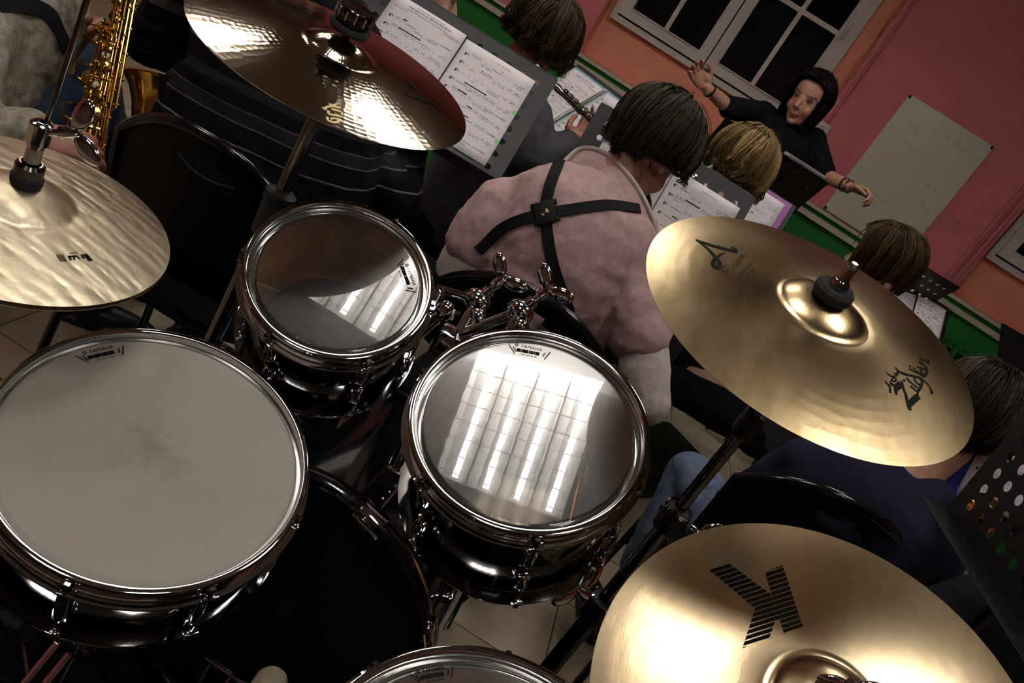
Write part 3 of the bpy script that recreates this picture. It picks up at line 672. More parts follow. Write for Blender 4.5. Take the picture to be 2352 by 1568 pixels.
sZ = [([(545, 1080), (530, 980), (560, 910), (645, 850)], [25, 70, 120, 140]), ([(655, 780), (700, 960), (750, 1100), (790, 1260), (830, 1400)], [30, 45, 55, 80, 70]), ([(820, 1330), (870, 1230), (950, 1150), (1010, 1110)], [50, 110, 120, 110]), ([(1005, 1150), (990, 1060), (1000, 1000)], [60, 30, 20]),
      ([(690, 745), (730, 790)], [45, 45]), ([(840, 890), (900, 940), (990, 1020)], [50, 50, 40]), ([(755, 720), (850, 820), (980, 920), (1030, 960)], [50, 40, 40, 40]), ([(990, 1020), (1030, 960), (1080, 880)], [40, 50, 40]),
      ([(515, 480), (580, 570), (720, 640), (900, 680), (1040, 720), (1100, 760)], [15, 45, 55, 50, 60, 40]), ([(930, 690), (930, 760), (980, 830), (1060, 870), (1090, 820), (1060, 740), (1000, 690)], [25, 35, 45, 55, 50, 45, 40]),
      ([(1080, 740), (1160, 810), (1240, 900), (1290, 1000), (1285, 1045)], [40, 35, 35, 45, 60]), ([(820, 455), (850, 490)], [45, 45]), ([(815, 520), (900, 570), (1010, 620), (1100, 690)], [45, 40, 45, 50]), ([(960, 560), (1050, 640), (1150, 700)], [30, 40, 45]), ([(890, 500), (960, 550)], [25, 25]),
      ([(980, 480), (1060, 510), (1190, 540)], [45, 50, 60]), ([(1080, 530), (1060, 590), (1100, 640), (1170, 640), (1200, 560)], [30, 40, 50, 50, 50]), ([(1140, 700), (1180, 640)], [40, 40]), ([(1010, 380), (1090, 420), (1160, 480), (1210, 540)], [45, 40, 35, 45]), ([(1030, 290), (1100, 330), (1210, 390), (1240, 400)], [45, 50, 60, 40]), ([(1090, 400), (1050, 350)], [20, 30]), ([(1210, 310), (1240, 400)], [30, 25]),
      ([(310, 590), (380, 650), (470, 690), (560, 660)], [15, 30, 35, 30]), ([(305, 790), (350, 840), (400, 900), (415, 1030)], [25, 30, 35, 40]), ([(400, 850), (440, 830), (480, 870), (440, 890)], [25, 30, 30, 20]), ([(440, 760), (490, 790), (540, 760), (500, 720), (470, 740)], [25, 30, 35, 25, 20]), ([(490, 620), (560, 640), (590, 600), (540, 600)], [30, 35, 35, 25]), ([(440, 880), (420, 800), (480, 700)], [20, 20, 20])]
surf_draw(CRM, CRF, px_strokes(CRM, CRF, sZ, 2000, 790, 9.225, .00059, 1.1), 'ink', 'signature', CR)
# ride: K built of stripes
def clip_band(poly, ax, lo, hi):
    def cut(P, sgn, lim):
        out = []
        for i in range(len(P)):
            a, b = P[i], P[(i + 1) % len(P)]; da, db = sgn * (a.dot(ax) - lim), sgn * (b.dot(ax) - lim)
            if da >= 0: out.append(a)
            if (da >= 0) != (db >= 0): out.append(a + (b - a) * (da / (da - db)))
        return out
    return cut(cut(poly, 1, lo), -1, hi)
stem = [(1870, 710), (2005, 660), (2160, 1130), (2015, 1180)]
arm1 = [(1440, 695), (1590, 645), (1925, 893), (1990, 1080), (1795, 990)]
arm2 = [(1695, 1300), (1795, 990), (1935, 920), (1985, 1080), (1955, 1075), (1905, 1215)]
ax = Vector((150, 470)).normalized(); ax = Vector((.30, .954)); itK = []
for poly in (stem, arm1[:5], arm2):
    P = [Vector(p) for p in poly]
    lo = min(p.dot(ax) for p in P)
    for i in range(-3, 40):
        a = 1060 + i * 38.
        Q = clip_band(P, ax, a, a + 26.) if len(P) else []
        if len(Q) >= 3: itK.append(([px_local(RDM, RDF, (1200 + q.x / 3.357, 1101 + q.y / 3.357)) for q in Q], [tuple(range(len(Q)))]))
g = G()
for vs, fs in itK: g.add([(x, y, RDF(x, y) + .0006) for x, y in vs], fs)
g.obj('letter_k', 'ink', RD, smooth=False)
# hi-hat and top crash prints
itH = []
for poly in ([(192, 584), (200, 583.5), (214, 599), (203, 600)], [(154.4, 588), (176, 586.5), (180, 590), (158, 592)], [(158, 592), (163, 592), (165, 597.5), (160, 598)], [(167, 591), (171, 591), (173.5, 596.5), (169, 597)], [(177, 590), (180, 590), (185, 594.5), (182, 595)]):
    itH.append(([px_local(HTM, HTF, q) for q in poly], [tuple(range(len(poly)))]))
surf_draw(HTM, HTF, itH, 'ink', 'print_mark', HT)
itH = [([px_local(HTM, HTF, q) for q in poly], [(0, 1, 2, 3)]) for poly in [[(128.6 + d, 584.5), (131 + d, 584.5), (141 + d, 601), (138.4 + d, 601.3)] for d in (0, 4.6, 9.2, 13.6)] + [[(184, 586), (191, 584), (197, 592.6), (190.5, 594)]] + [[(158 + d, 581.5 - d * .1), (163 + d, 581 - d * .1), (164 + d, 582.6 - d * .1), (159 + d, 583 - d * .1)] for d in (0, 7, 14)]]
surf_draw(HTM, HTF, itH, 'inksoft', 'print_mark', HT)
sT = [([(270, 300), (300, 330), (330, 300), (420, 290), (540, 310)], [30, 35, 30, 35, 30]), ([(360, 350), (360, 400), (480, 430), (560, 450)], [30, 35, 35, 35]), ([(400, 330), (540, 370), (560, 420)], [35, 35, 30]), ([(340, 450), (350, 500), (430, 530), (500, 520), (500, 490), (420, 470), (390, 490)], [30, 35, 35, 35, 30, 30, 25]), ([(360, 250), (430, 270), (480, 250)], [25, 30, 25])]
surf_draw(CTM, CTF, px_strokes(CTM, CTF, sT, 700, 200, 6.533, .0006), 'goldink', 'print_mark', CT)
sT2 = [([(1510, 110), (1700, 160), (1900, 240), (2040, 345)], [60, 50, 40, 12]), ([(1600, -60), (1640, 0), (1700, 50), (1850, 170), (1990, 300)], [70, 60, 25, 18, 10])]
surf_draw(CTM, CTF, px_strokes(CTM, CTF, sT2, 700, 200, 6.533, .0006), 'ink', 'print_mark', CT)
# ---- stands
def tripod(root, x, y, ztop, spread, a0, mat='darksteel', n=3):
    for i in range(n):
        a = a0 + 2 * math.pi * i / n; d = Vector((math.cos(a), math.sin(a), 0)); sd = Vector((-d.y, d.x, 0))
        g = G()
        for s in (-1, 1): g.tube([Vector((x, y, ztop)) + d * .02 + sd * s * .012, Vector((x, y, .02)) + d * spread + sd * s * .012], .007, 8)
        g.tube([Vector((x, y, ztop * .38)) + d * .02, Vector((x, y, .02 + (ztop - .02) * .45)) + d * spread * .55], .005, 6)
        g.obj('leg', mat, root); G().ell(Vector((x, y, .016)) + d * (spread + .01), (.02, .02, .016)).obj('rubber_foot', 'rubber', root)
def cym_top(root, M, f, hpost, nut='wing', felt=.026):
    z0 = f(0.006, 0)
    n = M.to_3x3() @ Vector((0, 0, 1))
    G().tube([M @ Vector((0, 0, -.06)), M @ Vector((0, 0, z0 + hpost))], .0042, 10).obj('tilter_rod', 'chrome', root)
    G().lathe([(.004, -.012), (felt * .8, -.012), (felt, -.002), (felt * .8, z0 - .016)], 20, M @ T((0, 0, 0))).obj('lower_felt', 'felt', root)
    return z0
# right crash stand: three stacked tubes under the cymbal
cs = thing('cymbal_stand', 'dark straight cymbal stand under the golden crash cymbal', 'cymbal stand', None, 'cymbal stands')
q0, q1, q2 = pd(1740, 985, 1.13), pd(1592, 1192, 1.17), pd(1395, 1385, 1.24); qx, qy = .367, 1.191
def pole(zz, r, nm, mat): return G().tube([(qx, qy, zz[0]), (qx, qy, zz[1])], r, 16).obj(nm, mat, cs)
zq = lambda py, px: on_plane(px, py, (qx, qy, 0), (0, 1, 0)).z
za, zb_, zc_ = zq(985, 1740), zq(1192, 1592), zq(1385, 1395)
pole((zb_ - .02, za), .0105, 'upper_tube', 'darksteel'); pole((zc_ - .02, zb_), .0135, 'middle_tube', 'darksteel'); pole((.12, zc_), .0165, 'lower_tube', 'gloss')
for z, r in ((zb_, .0165), (zc_, .020)):
    G().lathe([(r * .7, -.045), (r + .004, -.042), (r + .004, -.004), (r + .006, -.004), (r + .006, .004), (r * .6, .006)], 20, T((qx, qy, z))).obj('clamp_collar', 'blackmetal', cs)
    G().lathe([(r + .0062, -.005), (r + .0072, -.003), (r + .0072, .004), (r + .004, .0065)], 24, T((qx, qy, z))).obj('collar_ring', 'chrome', cs)
wing('wing_nut', cs, Vector((qx + .036, qy - .012, zb_ - .012)), (1, -.4, 0), (.2, .3, 1), 1.0); wing('wing_nut', cs, Vector((qx - .040, qy - .012, zc_ + .0)), (-1, -.4, .3), (.2, .5, 1), 1.2)
G().rbox(.03, .045, .05, .010, T((qx, qy, za))).tube([(qx, qy, za), (.325, 1.123, 1.205)], .011, 12).lathe([(0, -.016), (.020, -.016), (.020, .016), (0, .016)], 20, T((.336, 1.14, 1.182)) @ RY(math.pi / 2)).obj('tilter', 'blackmetal', cs)
z0 = cym_top(cs, CRM, CRF, .055)
G().lathe([(.004, 0), (.024, 0), (.026, .004), (.026, .013), (.022, .017), (.004, .017)], 24, CRM @ T((0, 0, z0))).obj('upper_felt', 'felt', cs)
G().lathe([(.0, .0), (.0115, 0), (.013, .006), (.010, .012), (.0075, .014), (.0075, .036), (.0, .038)], 20, CRM @ T((0, 0, z0 + .016))).obj('sleeve_nut', 'chrome', cs)
tripod(cs, qx, qy, .42, .26, 0.)
# top crash stand
ct = thing('cymbal_stand', 'dark cymbal stand behind the small rack tom under the mirror-bright crash', 'cymbal stand', None, 'cymbal stands')
tx, ty = -.445, 1.247
zt_ = 1.17
zm = on_plane(632, 450, (tx, ty, 0), (0, 1, 0)).z
G().tube([(tx, ty, zm), (tx, ty, 1.11)], .0125, 16).obj('upper_tube', 'darksteel', ct); G().tube([(tx, ty, .1), (tx, ty, zm)], .0155, 16).obj('lower_tube', 'darksteel', ct)
G().lathe([(.012, -.07), (.021, -.066), (.023, -.006), (.026, -.004), (.026, .010), (.018, .016), (.010, .018)], 22, T((tx, ty, zm))).obj('clamp_collar', 'standgrey', ct)
wing('wing_nut', ct, Vector((tx + .038, ty, zm - .03)), (1, -.2, 0), (0, .4, 1), 1.0)
G().lathe([(.008, 0), (.016, .004), (.018, .04), (.010, .05)], 18, T((tx, ty, 1.075))).obj('tilter', 'blackmetal', ct)
z0 = cym_top(ct, CTM, CTF, .05)
G().lathe([(.004, .010), (.0285, .012), (.031, .018), (.029, .023), (.004, .024)], 28, CTM @ T((0, 0, z0))).obj('upper_felt', 'felt', ct)
G().lathe([(.004, 0), (.006, 0), (.006, .012), (.004, .012)], 12, CTM @ T((0, 0, z0))).obj('sleeve', 'rubber', ct)
G().lathe([(.0, .024), (.025, .026), (.027, .032), (.027, .044), (.024, .048), (0, .049)], 28, CTM @ T((0, 0, z0))).obj('nut', 'darksteel', ct)
gk = G()
for i in range(12):
    a = 2 * math.pi * i / 12; gk.tube([(.0272 * math.cos(a), .0272 * math.sin(a), .032), (.0272 * math.cos(a), .0272 * math.sin(a), .045)], .0022, 6)
gk.obj('nut_knurl', 'chrome', ct, M=CTM @ T((0, 0, z0)))
tripod(ct, tx, ty, .40, .17, 1.05)
# hi-hat stand: rod, clutch and tubes
hs = thing('hi_hat_stand', 'hi-hat stand with a thin dark pull rod and chrome wing clutch', 'hi-hat stand', None)
hx, hy = HC[0], HC[1]; z0 = HTF(.006, 0)
hn = Vector(HN)
G().tube([(hx, hy, .2), (hx, hy, 1.34)], .0034, 10).obj('pull_rod', 'darksteel', hs)
G().lathe([(.004, 0), (.0165, 0), (.018, .004), (.018, .012), (.015, .015), (.004, .015)], 22, HTM @ T((0, 0, z0 - .001))).obj('upper_felt', 'felt', hs)
G().lathe([(.0, .014), (.0165, .014), (.0165, .026), (.013, .030), (.011, .030)], 22, HTM @ T((0, 0, z0))).obj('clutch_nut', 'darksteel', hs)
G().lathe([(.004, .028), (.0095, .028), (.0095, .055), (.0125, .057), (.0125, .082), (.008, .085), (.004, .085)], 20, HTM @ T((0, 0, z0))).obj('clutch', 'chrome', hs)
cw = HTM @ Vector((0, 0, z0 + .070)); wd = (pd(122, 372, 1.05) - pd(60, 372, 1.05)).normalized()
G().tube([cw, cw + wd * .034], .0045, 10).obj('clutch_screw', 'chrome', hs); wing('wing_nut', hs, cw + wd * .032, wd, Vector((0, 0, 1)), 1.0, face=True)
G().tube([(hx, hy, .12), (hx, hy, .72)], .0125, 14).obj('lower_tube', 'darksteel', hs); G().tube([(hx, hy, .70), (hx, hy, .862)], .0095, 14).obj('upper_tube', 'chrome', hs)
G().lathe([(.005, -.02), (.03, -.02), (.034, -.008), (.01, -.004)], 20, HBM @ T((0, 0, -.03))).obj('seat_cup', 'blackmetal', hs)
tripod(hs, hx, hy, .42, .26, .9, 'blackmetal')
# ride stand (below the frame) with the visible nut on the bell
rs_ = thing('cymbal_stand', 'cymbal stand carrying the ride cymbal, only its top nut shows on the bell', 'cymbal stand', None, 'cymbal stands')
z0 = cym_top(rs_, RDM, RDF, .05)
G().lathe([(.004, 0), (.023, 0), (.025, .004), (.025, .012), (.021, .016), (.004, .016)], 22, RDM @ T((0, 0, z0))).obj('upper_felt', 'felt', rs_)
wing('wing_nut', rs_, RDM @ Vector((0, 0, z0 + .024)), RDM.to_3x3() @ Vector((0, 0, 1)), (1, .3, 0), .9)
rb_ = RDM @ Vector((0, 0, -.05)); sx_, sy_ = rb_.x + .10, rb_.y - .10
G().tube([rb_, (sx_, sy_, rb_.z - .05), (sx_, sy_, .55)], .0115, 14).obj('upper_tube', 'darksteel', rs_); G().tube([(sx_, sy_, .1), (sx_, sy_, .58)], .015, 14).obj('lower_tube', 'darksteel', rs_)
tripod(rs_, sx_, sy_, .40, .24, 1.2)
# snare stand
ss = thing('snare_stand', 'chrome snare stand with basket arms under the snare drum', 'snare stand', None)
sc_ = SM @ Vector((0, 0, -.20)); 
for i in range(3):
    a = i * 2.094 + .5
    G().tube([sc_, SM @ Vector((.15 * math.cos(a), .15 * math.sin(a), -.185)), SM @ Vector((.196 * math.cos(a), .196 * math.sin(a), -.165)), SM @ Vector((.2 * math.cos(a), .2 * math.sin(a), -.130))], .007, 10).obj('basket_arm', 'chrome', ss)
    G().rbox(.014, .03, .03, .005, SM @ RZ(a) @ T((.199, 0, -.142))).obj('rubber_grip', 'rubber', ss)
G().ell(sc_, (.025, .025, .022)).obj('basket_hub', 'chrome', ss); G().tube([sc_, (sc_.x, sc_.y, .1)], .0115, 14).obj('lower_tube', 'chrome', ss); wing('wing_nut', ss, sc_ + Vector((.04, 0, -.04)), (1, 0, 0), (0, .3, 1))
tripod(ss, sc_.x, sc_.y, .33, .24, .4, 'chrome')
# ------------------------------------------------------------------ music stands and sheet music
def page_frame(P, yaw, tilt):             # local x across, y up the desk, z towards the reader
    yaw, tilt = math.radians(yaw), math.radians(tilt)
    x = Vector((math.cos(yaw), math.sin(yaw), 0)); f = Vector((-math.sin(yaw), math.cos(yaw), 0)); y = Vector((0, 0, 1)) * math.cos(tilt) + f * math.sin(tilt)
    return frame(Vector(P), x.cross(y), x)
def perforated(x0, x1, y0, y1, pitch=.044, r=.0088, m=.022, hole=True, mx=None):
    g = G(); nx = max(1, round((x1 - x0 - 2 * m) / pitch)); ny = max(1, round((y1 - y0 - 2 * m) / pitch))
    xs = [x0, x0 + m] + [x0 + m + (x1 - x0 - 2 * m) * i / nx for i in range(1, nx)] + [x1 - m, x1]
    ys = [y0, y0 + m] + [y0 + m + (y1 - y0 - 2 * m) * i / ny for i in range(1, ny)] + [y1 - m, y1]
    for i in range(len(xs) - 1):
        for j in range(len(ys) - 1):
            a, b, c, d = xs[i], xs[i + 1], ys[j], ys[j + 1]
            inner = 0 < i < len(xs) - 2 and 0 < j < len(ys) - 2
            if not (inner and hole): g.add([(a, c, 0), (b, c, 0), (b, d, 0), (a, d, 0)], [(0, 1, 2, 3)]); continue
            cx, cy = (a + b) / 2, (c + d) / 2; n = 12
            out = []
            for k in range(n):
                q = 2 * math.pi * (k + .5) / n; ux, uy = math.cos(q), math.sin(q); s = min((b - a) / 2 / max(abs(ux), 1e-9), (d - c) / 2 / max(abs(uy), 1e-9)); out.append((cx + ux * s, cy + uy * s, 0))
            inn = [(cx + r * math.cos(2 * math.pi * (k + .5) / n), cy + r * math.sin(2 * math.pi * (k + .5) / n), 0) for k in range(n)]
            fs = [(k, (k + 1) % n, n + (k + 1) % n, n + k) for k in range(n)]
            cor = [(b, d, 0), (a, d, 0), (a, c, 0), (b, c, 0)]; vs = out + inn + cor
            for ci, k in enumerate((1, 4, 7, 10)): fs.append((k, 2 * n + ci, (k + 1) % n)) if False else None
            # corners: triangles between the two ring points beside each corner
            for ci, p in enumerate(cor):
                ang = math.atan2(p[1] - cy, p[0] - cx) % (2 * math.pi); k = int(math.floor(ang / (2 * math.pi / n) - .5)) % n
                fs.append((k, 2 * n + ci, (k + 1) % n))
            g.add(vs, fs)
    return g
def music_stand(label, P, yaw, tilt, x0, x1, y0, y1, hole=True, mat='standgrey', foot=True, group='music stands'):
    M = page_frame(P, yaw, tilt)
    cxm = (x0 + x1) / 2; pm = M @ Vector((cxm, (y0 + y1) / 2, -.03))
    root = thing('music_stand', label, 'music stand', T((pm.x, pm.y, 0)), group)
    I = root.matrix_world.inverted()
    o = perforated(x0, x1, y0, y1, hole=hole).obj('desk', mat, root, smooth=False, M=I @ M)
    sm = o.modifiers.new('s', 'SOLIDIFY'); sm.thickness = .0016; sm.offset = -1
    G().rbox(x1 - x0, .0016, .045, .0006, T((cxm, y0, .0225))).rbox(x1 - x0, .010, .0016, .0006, T((cxm, y0 + .005, .045))).obj('ledge', mat, root, M=I @ M)
    G().tube([(x0, y1 - .015, -.001), (x0 + .006, y1 - .004, -.001), (x0 + .018, y1, -.001), (x1 - .018, y1, -.001), (x1 - .006, y1 - .004, -.001), (x1, y1 - .015, -.001)], .0018, 6).obj('rolled_edge', mat, root, M=I @ M)
    c0 = I @ (M @ Vector((cxm, (y0 + y1) / 2 - .02, -.004)))
    G().tube([c0, (0, 0, c0.z - .05), (0, 0, .68)], .009, 12).obj('upper_tube', 'gloss', root); G().tube([(0, 0, .70), (0, 0, .10)], .0125, 12).obj('lower_tube', 'gloss', root)
    G().lathe([(.009, -.03), (.018, -.028), (.018, .0), (.01, .004)], 16, T((0, 0, .70))).obj('clamp_collar', 'plastic', root)
    if foot:
        for i in range(3):
            a = i * 2.094 + .4; G().tube([(0, 0, .22), (.27 * math.cos(a), .27 * math.sin(a), .014)], .009, 10).obj('leg', 'gloss', root)
    return root, M
def notation(w, h, rs, staves=9, top=.03, mar=.014, dens=1.):
    g = G(); z = .0
    def q(x0, x1, y0, y1, sk=0.): g.add([(x0, y0, z), (x1, y0 + sk, z), (x1, y1 + sk, z), (x0, y1, z)], [(0, 1, 2, 3)])
    gap = (h - top - .012) / staves; sp = .00165
    for s in range(staves):
        y = -top - gap * (s + .3); x0, x1 = mar, w - mar
        for k in range(5): q(x0, x1, y - k * sp - .00014, y - k * sp + .00014)
        # clef
        g.add([(x0 + .004 + .0022 * math.cos(a) * (1 + .3 * math.sin(2 * a)), y - 2.5 * sp + .0052 * math.sin(a), z) for a in np.linspace(0, 2 * math.pi, 9)[:-1]], [tuple(range(8))])
        for k in range(rs.choice((1, 2, 3))): q(x0 + .008 + .002 * k, x0 + .0093 + .002 * k, y - (k + 2) * sp, y - k * sp + .001)
        nb = rs.choice((4, 5)); bx = [x0 + .016 + (x1 - x0 - .016) * k / nb for k in range(nb + 1)]
        for k in range(1, nb + 1): q(bx[k] - .0002, bx[k] + .0002, y - 4 * sp, y)
        for k in range(nb):
            kind = rs.random()
            if kind < .22: q(bx[k] + .004, bx[k + 1] - .004, y - 2.4 * sp, y - 1.6 * sp); continue     # long rest bar
            n = rs.choice((2, 4, 6, 8)); ps = [bx[k] + .003 + (bx[k + 1] - bx[k] - .005) * (i + .3) / n for i in range(n)]
            up = rs.random() < .5; base = rs.randint(0, 6)
            ys = [y - sp * (base + rs.randint(-1, 1)) / 1.5 for _ in ps]
            for px, py in zip(ps, ys):
                g.add([(px + .0014 * math.cos(a), py + .0009 * math.sin(a + .35), z) for a in np.linspace(0, 2 * math.pi, 7)[:-1]], [tuple(range(6))])
                q(px + .001 if up else px - .0013, px + .0013 if up else px - .001, py if up else py - .006, py + .006 if up else py)
            if n >= 4:
                for i in range(0, n - 1, 2 if n < 8 else 4):
                    j = min(n - 1, i + (1 if n < 8 else 3)); e = .006 if up else -.006
                    g.add([(ps[i], ys[i] + e - .0006, z), (ps[j] + .0013, ys[j] + e - .0006, z), (ps[j] + .0013, ys[j] + e + .0006, z), (ps[i], ys[i] + e + .0006, z)], [(0, 1, 2, 3)])
        if rs.random() < .7: q(x0 + .03 + rs.random() * .08, x0 + .036 + rs.random() * .08, y + .003, y + .0065)
        if rs.random() < .8:
            xx = x0 + .02 + rs.random() * (w - .08); q(xx, xx + .008 + rs.random() * .02, y - 4 * sp - .0045, y - 4 * sp - .0035)
    return g
def page(root, M, x0, y0, w, h, seed, title=None, staves=9, curl=0., zoff=.002, lines=(), rot=0.):
    rs = random.Random(seed)
    bend = lambda u, v: zoff + curl * (max(0, (v + h) / h - .55) ** 2) + .0015 * math.sin(3 * u / w)
    L = T((x0, y0, 0)) @ RZ(rot); I = root.matrix_world.inverted()
    g = G(); nx, ny = 8, 12; vs = []
    for j in range(ny + 1):
        for i in range(nx + 1): u, v = w * i / nx, -h * j / ny; vs.append((u, v, bend(u, v)))
    g.add(vs, [(j * (nx + 1) + i, j * (nx + 1) + i + nx + 1, j * (nx + 1) + i + nx + 2, j * (nx + 1) + i + 1) for j in range(ny) for i in range(nx)])
    po = g.obj('page', 'paper', root, M=I @ M @ L); s = po.modifiers.new('s', 'SOLIDIFY'); s.thickness = .0004; s.offset = -1
    n = notation(w, h, rs, staves, .055 if title else .028)
    for v in n.v: v.z = bend(v.x, v.y) + .0003
    no = n.obj('notation', 'print', po, smooth=False); no['kind'] = 'stuff'
    tx = list(lines)
    if title: tx += [(title, .0092, w * .52, -.020), (.075, .0022, w * .5, -.010), (.12, .0022, w * .5, -.027), (.04, .002, w * .84, -.031), (.04, .002, w * .84, -.035)]
    g = G()
    for t, sz, cx, cy in tx:
        vs, fs = text_geo(t, sz) if isinstance(t, str) else dash_geo(t, sz); g.add([(x + cx, y + cy, bend(x + cx, y + cy) + .0003) for x, y in vs], fs)
    if tx: g.obj('printed_text', 'print', po, smooth=False)['kind'] = 'stuff'
    return po
MAT['greenmark'] = simple('green_marker', (.10, .62, .16), .6)
TITLE = 'Highlights From BROTHER BEAR'
A4W, A4H = .21, .297
def sheets(label, M, group='open sheet music'):
    p = M.translation; return thing('sheet_music', label, 'sheet music', T((p.x, p.y, p.z)), group)
# stand nearest the centre, two pages
ms, M1 = music_stand('dark perforated music stand holding two wide pages beside the mirror-bright crash', (-.529, 2.249, 1.183), 6.3, 42.5, -.27, .262, -.335, .045)
s1 = sheets('two bright pages on the stand behind the mirror-bright crash, title at top left', M1)
page(s1, M1, -.212, .006, A4W, A4H, 11, TITLE, 8, .010, .004, (('TENOR SAXOPHONE', .004, .03, -.036),))
pg = page(s1, M1, .002, 0, A4W, A4H, 12, None, 9, .0, .002, (('TENOR SAXOPHONE', .0045, .12, -.018),))
for (u, v) in ((.207, -.118), (.207, -.218)): G().prism([(u - .008, v - .004), (u + .001, v - .006), (u + .001, v + .006), (u - .007, v + .004)], .0026, .0030).obj('green_mark', 'greenmark', pg)
# the pink-shirted player's stand
ms, M3 = music_stand('dark music stand right of the pink-shirted player, pages clipped to it', (.126, 2.352, 1.180), 5.9, 23.3, -.27, .235, -.335, .048)
s3 = sheets('pages with a clip on the stand in front of the pink-shirted player', M3)
page(s3, M3, -.213, -.005, A4W, A4H, 21, TITLE, 8, .006, .003)
page(s3, M3, .0, .0, A4W, A4H, 22, None, 9, 0., .002, (('BARITONE SAXOPHONE', .0045, .12, -.018),))
for u in (.02, .052):
    cl_ = thing('paper_clip', 'small steel spring clip at the %s of the clipped pages' % ('left' if u < .03 else 'middle'), 'clip', M3 @ T((u, .008, .004)), 'spring clips'); G().rbox(.018, .014, .006, .002).obj('jaw', 'silver', cl_); G().tube([(-.006, .004, .003), (-.007, .014, .006), (.007, .014, .006), (.006, .004, .003)], .001, 6).obj('lever', 'silver', cl_)
# flute player's stand with a folder
ms, M2 = music_stand('dark music stand with a ring folder in front of the flute player', (-.223, 3.479, 1.153), -40.6, 39.3, -.235, .27, -.32, .03)
s2 = sheets('two pages in clear sleeves in the folder facing the flute player', M2)
page(s2, M2, -.215, .0, .2, A4H, 31, TITLE, 11, 0., .006); page(s2, M2, .018, .0, .2, A4H, 32, None, 11, 0., .006)
fo = thing('folder', 'pale blue ring folder open under the flute player\'s pages', 'folder', M2); MAT['folderblue'] = simple('pale_blue_folder', (.25, .45, .55), .35)
G().box(-.225, -.008, -.315, .012, .0015, .0035).obj('cover', 'folderblue', fo, smooth=False); G().box(.008, .235, -.315, .012, .0015, .0035).obj('cover', 'folderblue', fo, smooth=False)
G().box(-.008, .008, -.315, .012, .0015, .0045).obj('spine', 'white', fo, smooth=False)
for x in (-.006, .006): G().tube([(x, -.31, .009), (x, .008, .009)], .0035, 8).obj('sleeve_edge', 'silver', fo)
# blond player's stand with a purple folder
ms, M4 = music_stand('dark music stand with a purple folder behind the blond player', (.409, 3.414, 1.164), -.9, 26., -.25, .25, -.33, .02)
fo = thing('folder', 'purple card folder framing the blond player\'s pages', 'folder', M4); MAT['purple'] = simple('purple_card', (.38, .12, .42), .5)
G().box(-.232, -.002, -.32, .016, .001, .003).obj('cover', 'purple', fo, smooth=False); G().box(.002, .232, -.32, .016, .001, .003).obj('cover', 'purple', fo, smooth=False)
s4 = sheets('pages in the purple folder beside the blond hair', M4)
page(s4, M4, -.205, 0, .2, A4H, 41, None, 8, 0., .005); page(s4, M4, .004, 0, .205, A4H, 42, None, 8, 0., .005)
# conductor's stand seen from behind
ms, M5 = music_stand('black perforated stand of the conductor seen from behind', (.742, 3.616, 1.309), -176, 43, -.004, .50, -.31, .006, mat='blackmetal')
s5 = sheets('conductor\'s white score lying on her perforated stand', M5)
page(s5, M5, .02, .016, .2, .27, 51, None, 9, .012, .008); page(s5, M5, .235, .012, .2, .27, 52, None, 9, .012, .008)
# stands on the right
ms, M6 = music_stand('black perforated stand seen from behind against the pink wall at right', (1.51, 3.80, 1.234), -159, 31, -.006, .47, -.32, .0, mat='blackmetal')
ms, M7 = music_stand('low black stand with pages half hidden behind the golden crash', (1.41, 3.86, 1.115), 1, 54, -.22, .168, -.30, .025, mat='blackmetal')
s7 = sheets('pages on the low stand behind the golden crash, title cut off', M7)
page(s7, M7, -.205, .0, .2, A4H, 71, TITLE, 9, 0., .003); page(s7, M7, .002, .0, .145, A4H * .86, 72, None, 9, 0., .004)
ms, M8 = music_stand('plain black music stand at the far right edge by the window', (1.456, 3.158, 1.246), 22, 42, 0., .48, -.33, .0, hole=False, mat='blackmetal')
# perforated stand close at the right edge, seen edge on
M9 = frame(Vector((.775, 1.36, 1.235)), Vector((.975, .12, .22)), Vector((.1, -1, 0)))
M9 = Matrix.Identity(4)
_u = Vector((.10, -1., .0)).normalized(); _v = Vector((-.10, .02, 1.)); _v = (_v - _u * _v.dot(_u)).normalized(); _n = _u.cross(_v)
for i in range(3): M9[i][0] = _u[i]; M9[i][1] = _v[i]; M9[i][2] = _n[i]; M9[i][3] = (.765, 1.378, 1.251)[i]
def raw_stand(label, M, x0, x1, y0, y1):
    pm = M @ Vector(((x0 + x1) / 2, (y0 + y1) / 2, -.04)); root = thing('music_stand', label, 'music stand', T((pm.x, pm.y, 0)), 'music stands'); I = root.matrix_world.inverted()
    o = perforated(x0, x1, y0, y1, .0375, .0098).obj('desk', 'blackmetal', root, smooth=False, M=I @ M); s = o.modifiers.new('s', 'SOLIDIFY'); s.thickness = .0016; s.offset = -1
    G().rbox(x1 - x0, .0016, .05, .0006, T(((x0 + x1) / 2, y0, .025))).obj('ledge', 'blackmetal', root, M=I @ M)
    c0 = I @ (M @ Vector(((x0 + x1) / 2, (y0 + y1) / 2, -.004)))
    G().tube([c0, (0, 0, c0.z - .05), (0, 0, .6)], .009, 12).obj('upper_tube', 'gloss', root); G().tube([(0, 0, .62), (0, 0, .1)], .0125, 12).obj('lower_tube', 'gloss', root)
    for i in range(3):
        a = i * 2.094 + .4; G().tube([(0, 0, .22), (.22 * math.cos(a), .22 * math.sin(a), .014)], .009, 10).obj('leg', 'gloss', root)
    return root
raw_stand('black perforated music stand close at the right edge with round holes', M9, 0., .40, -.195, .02)
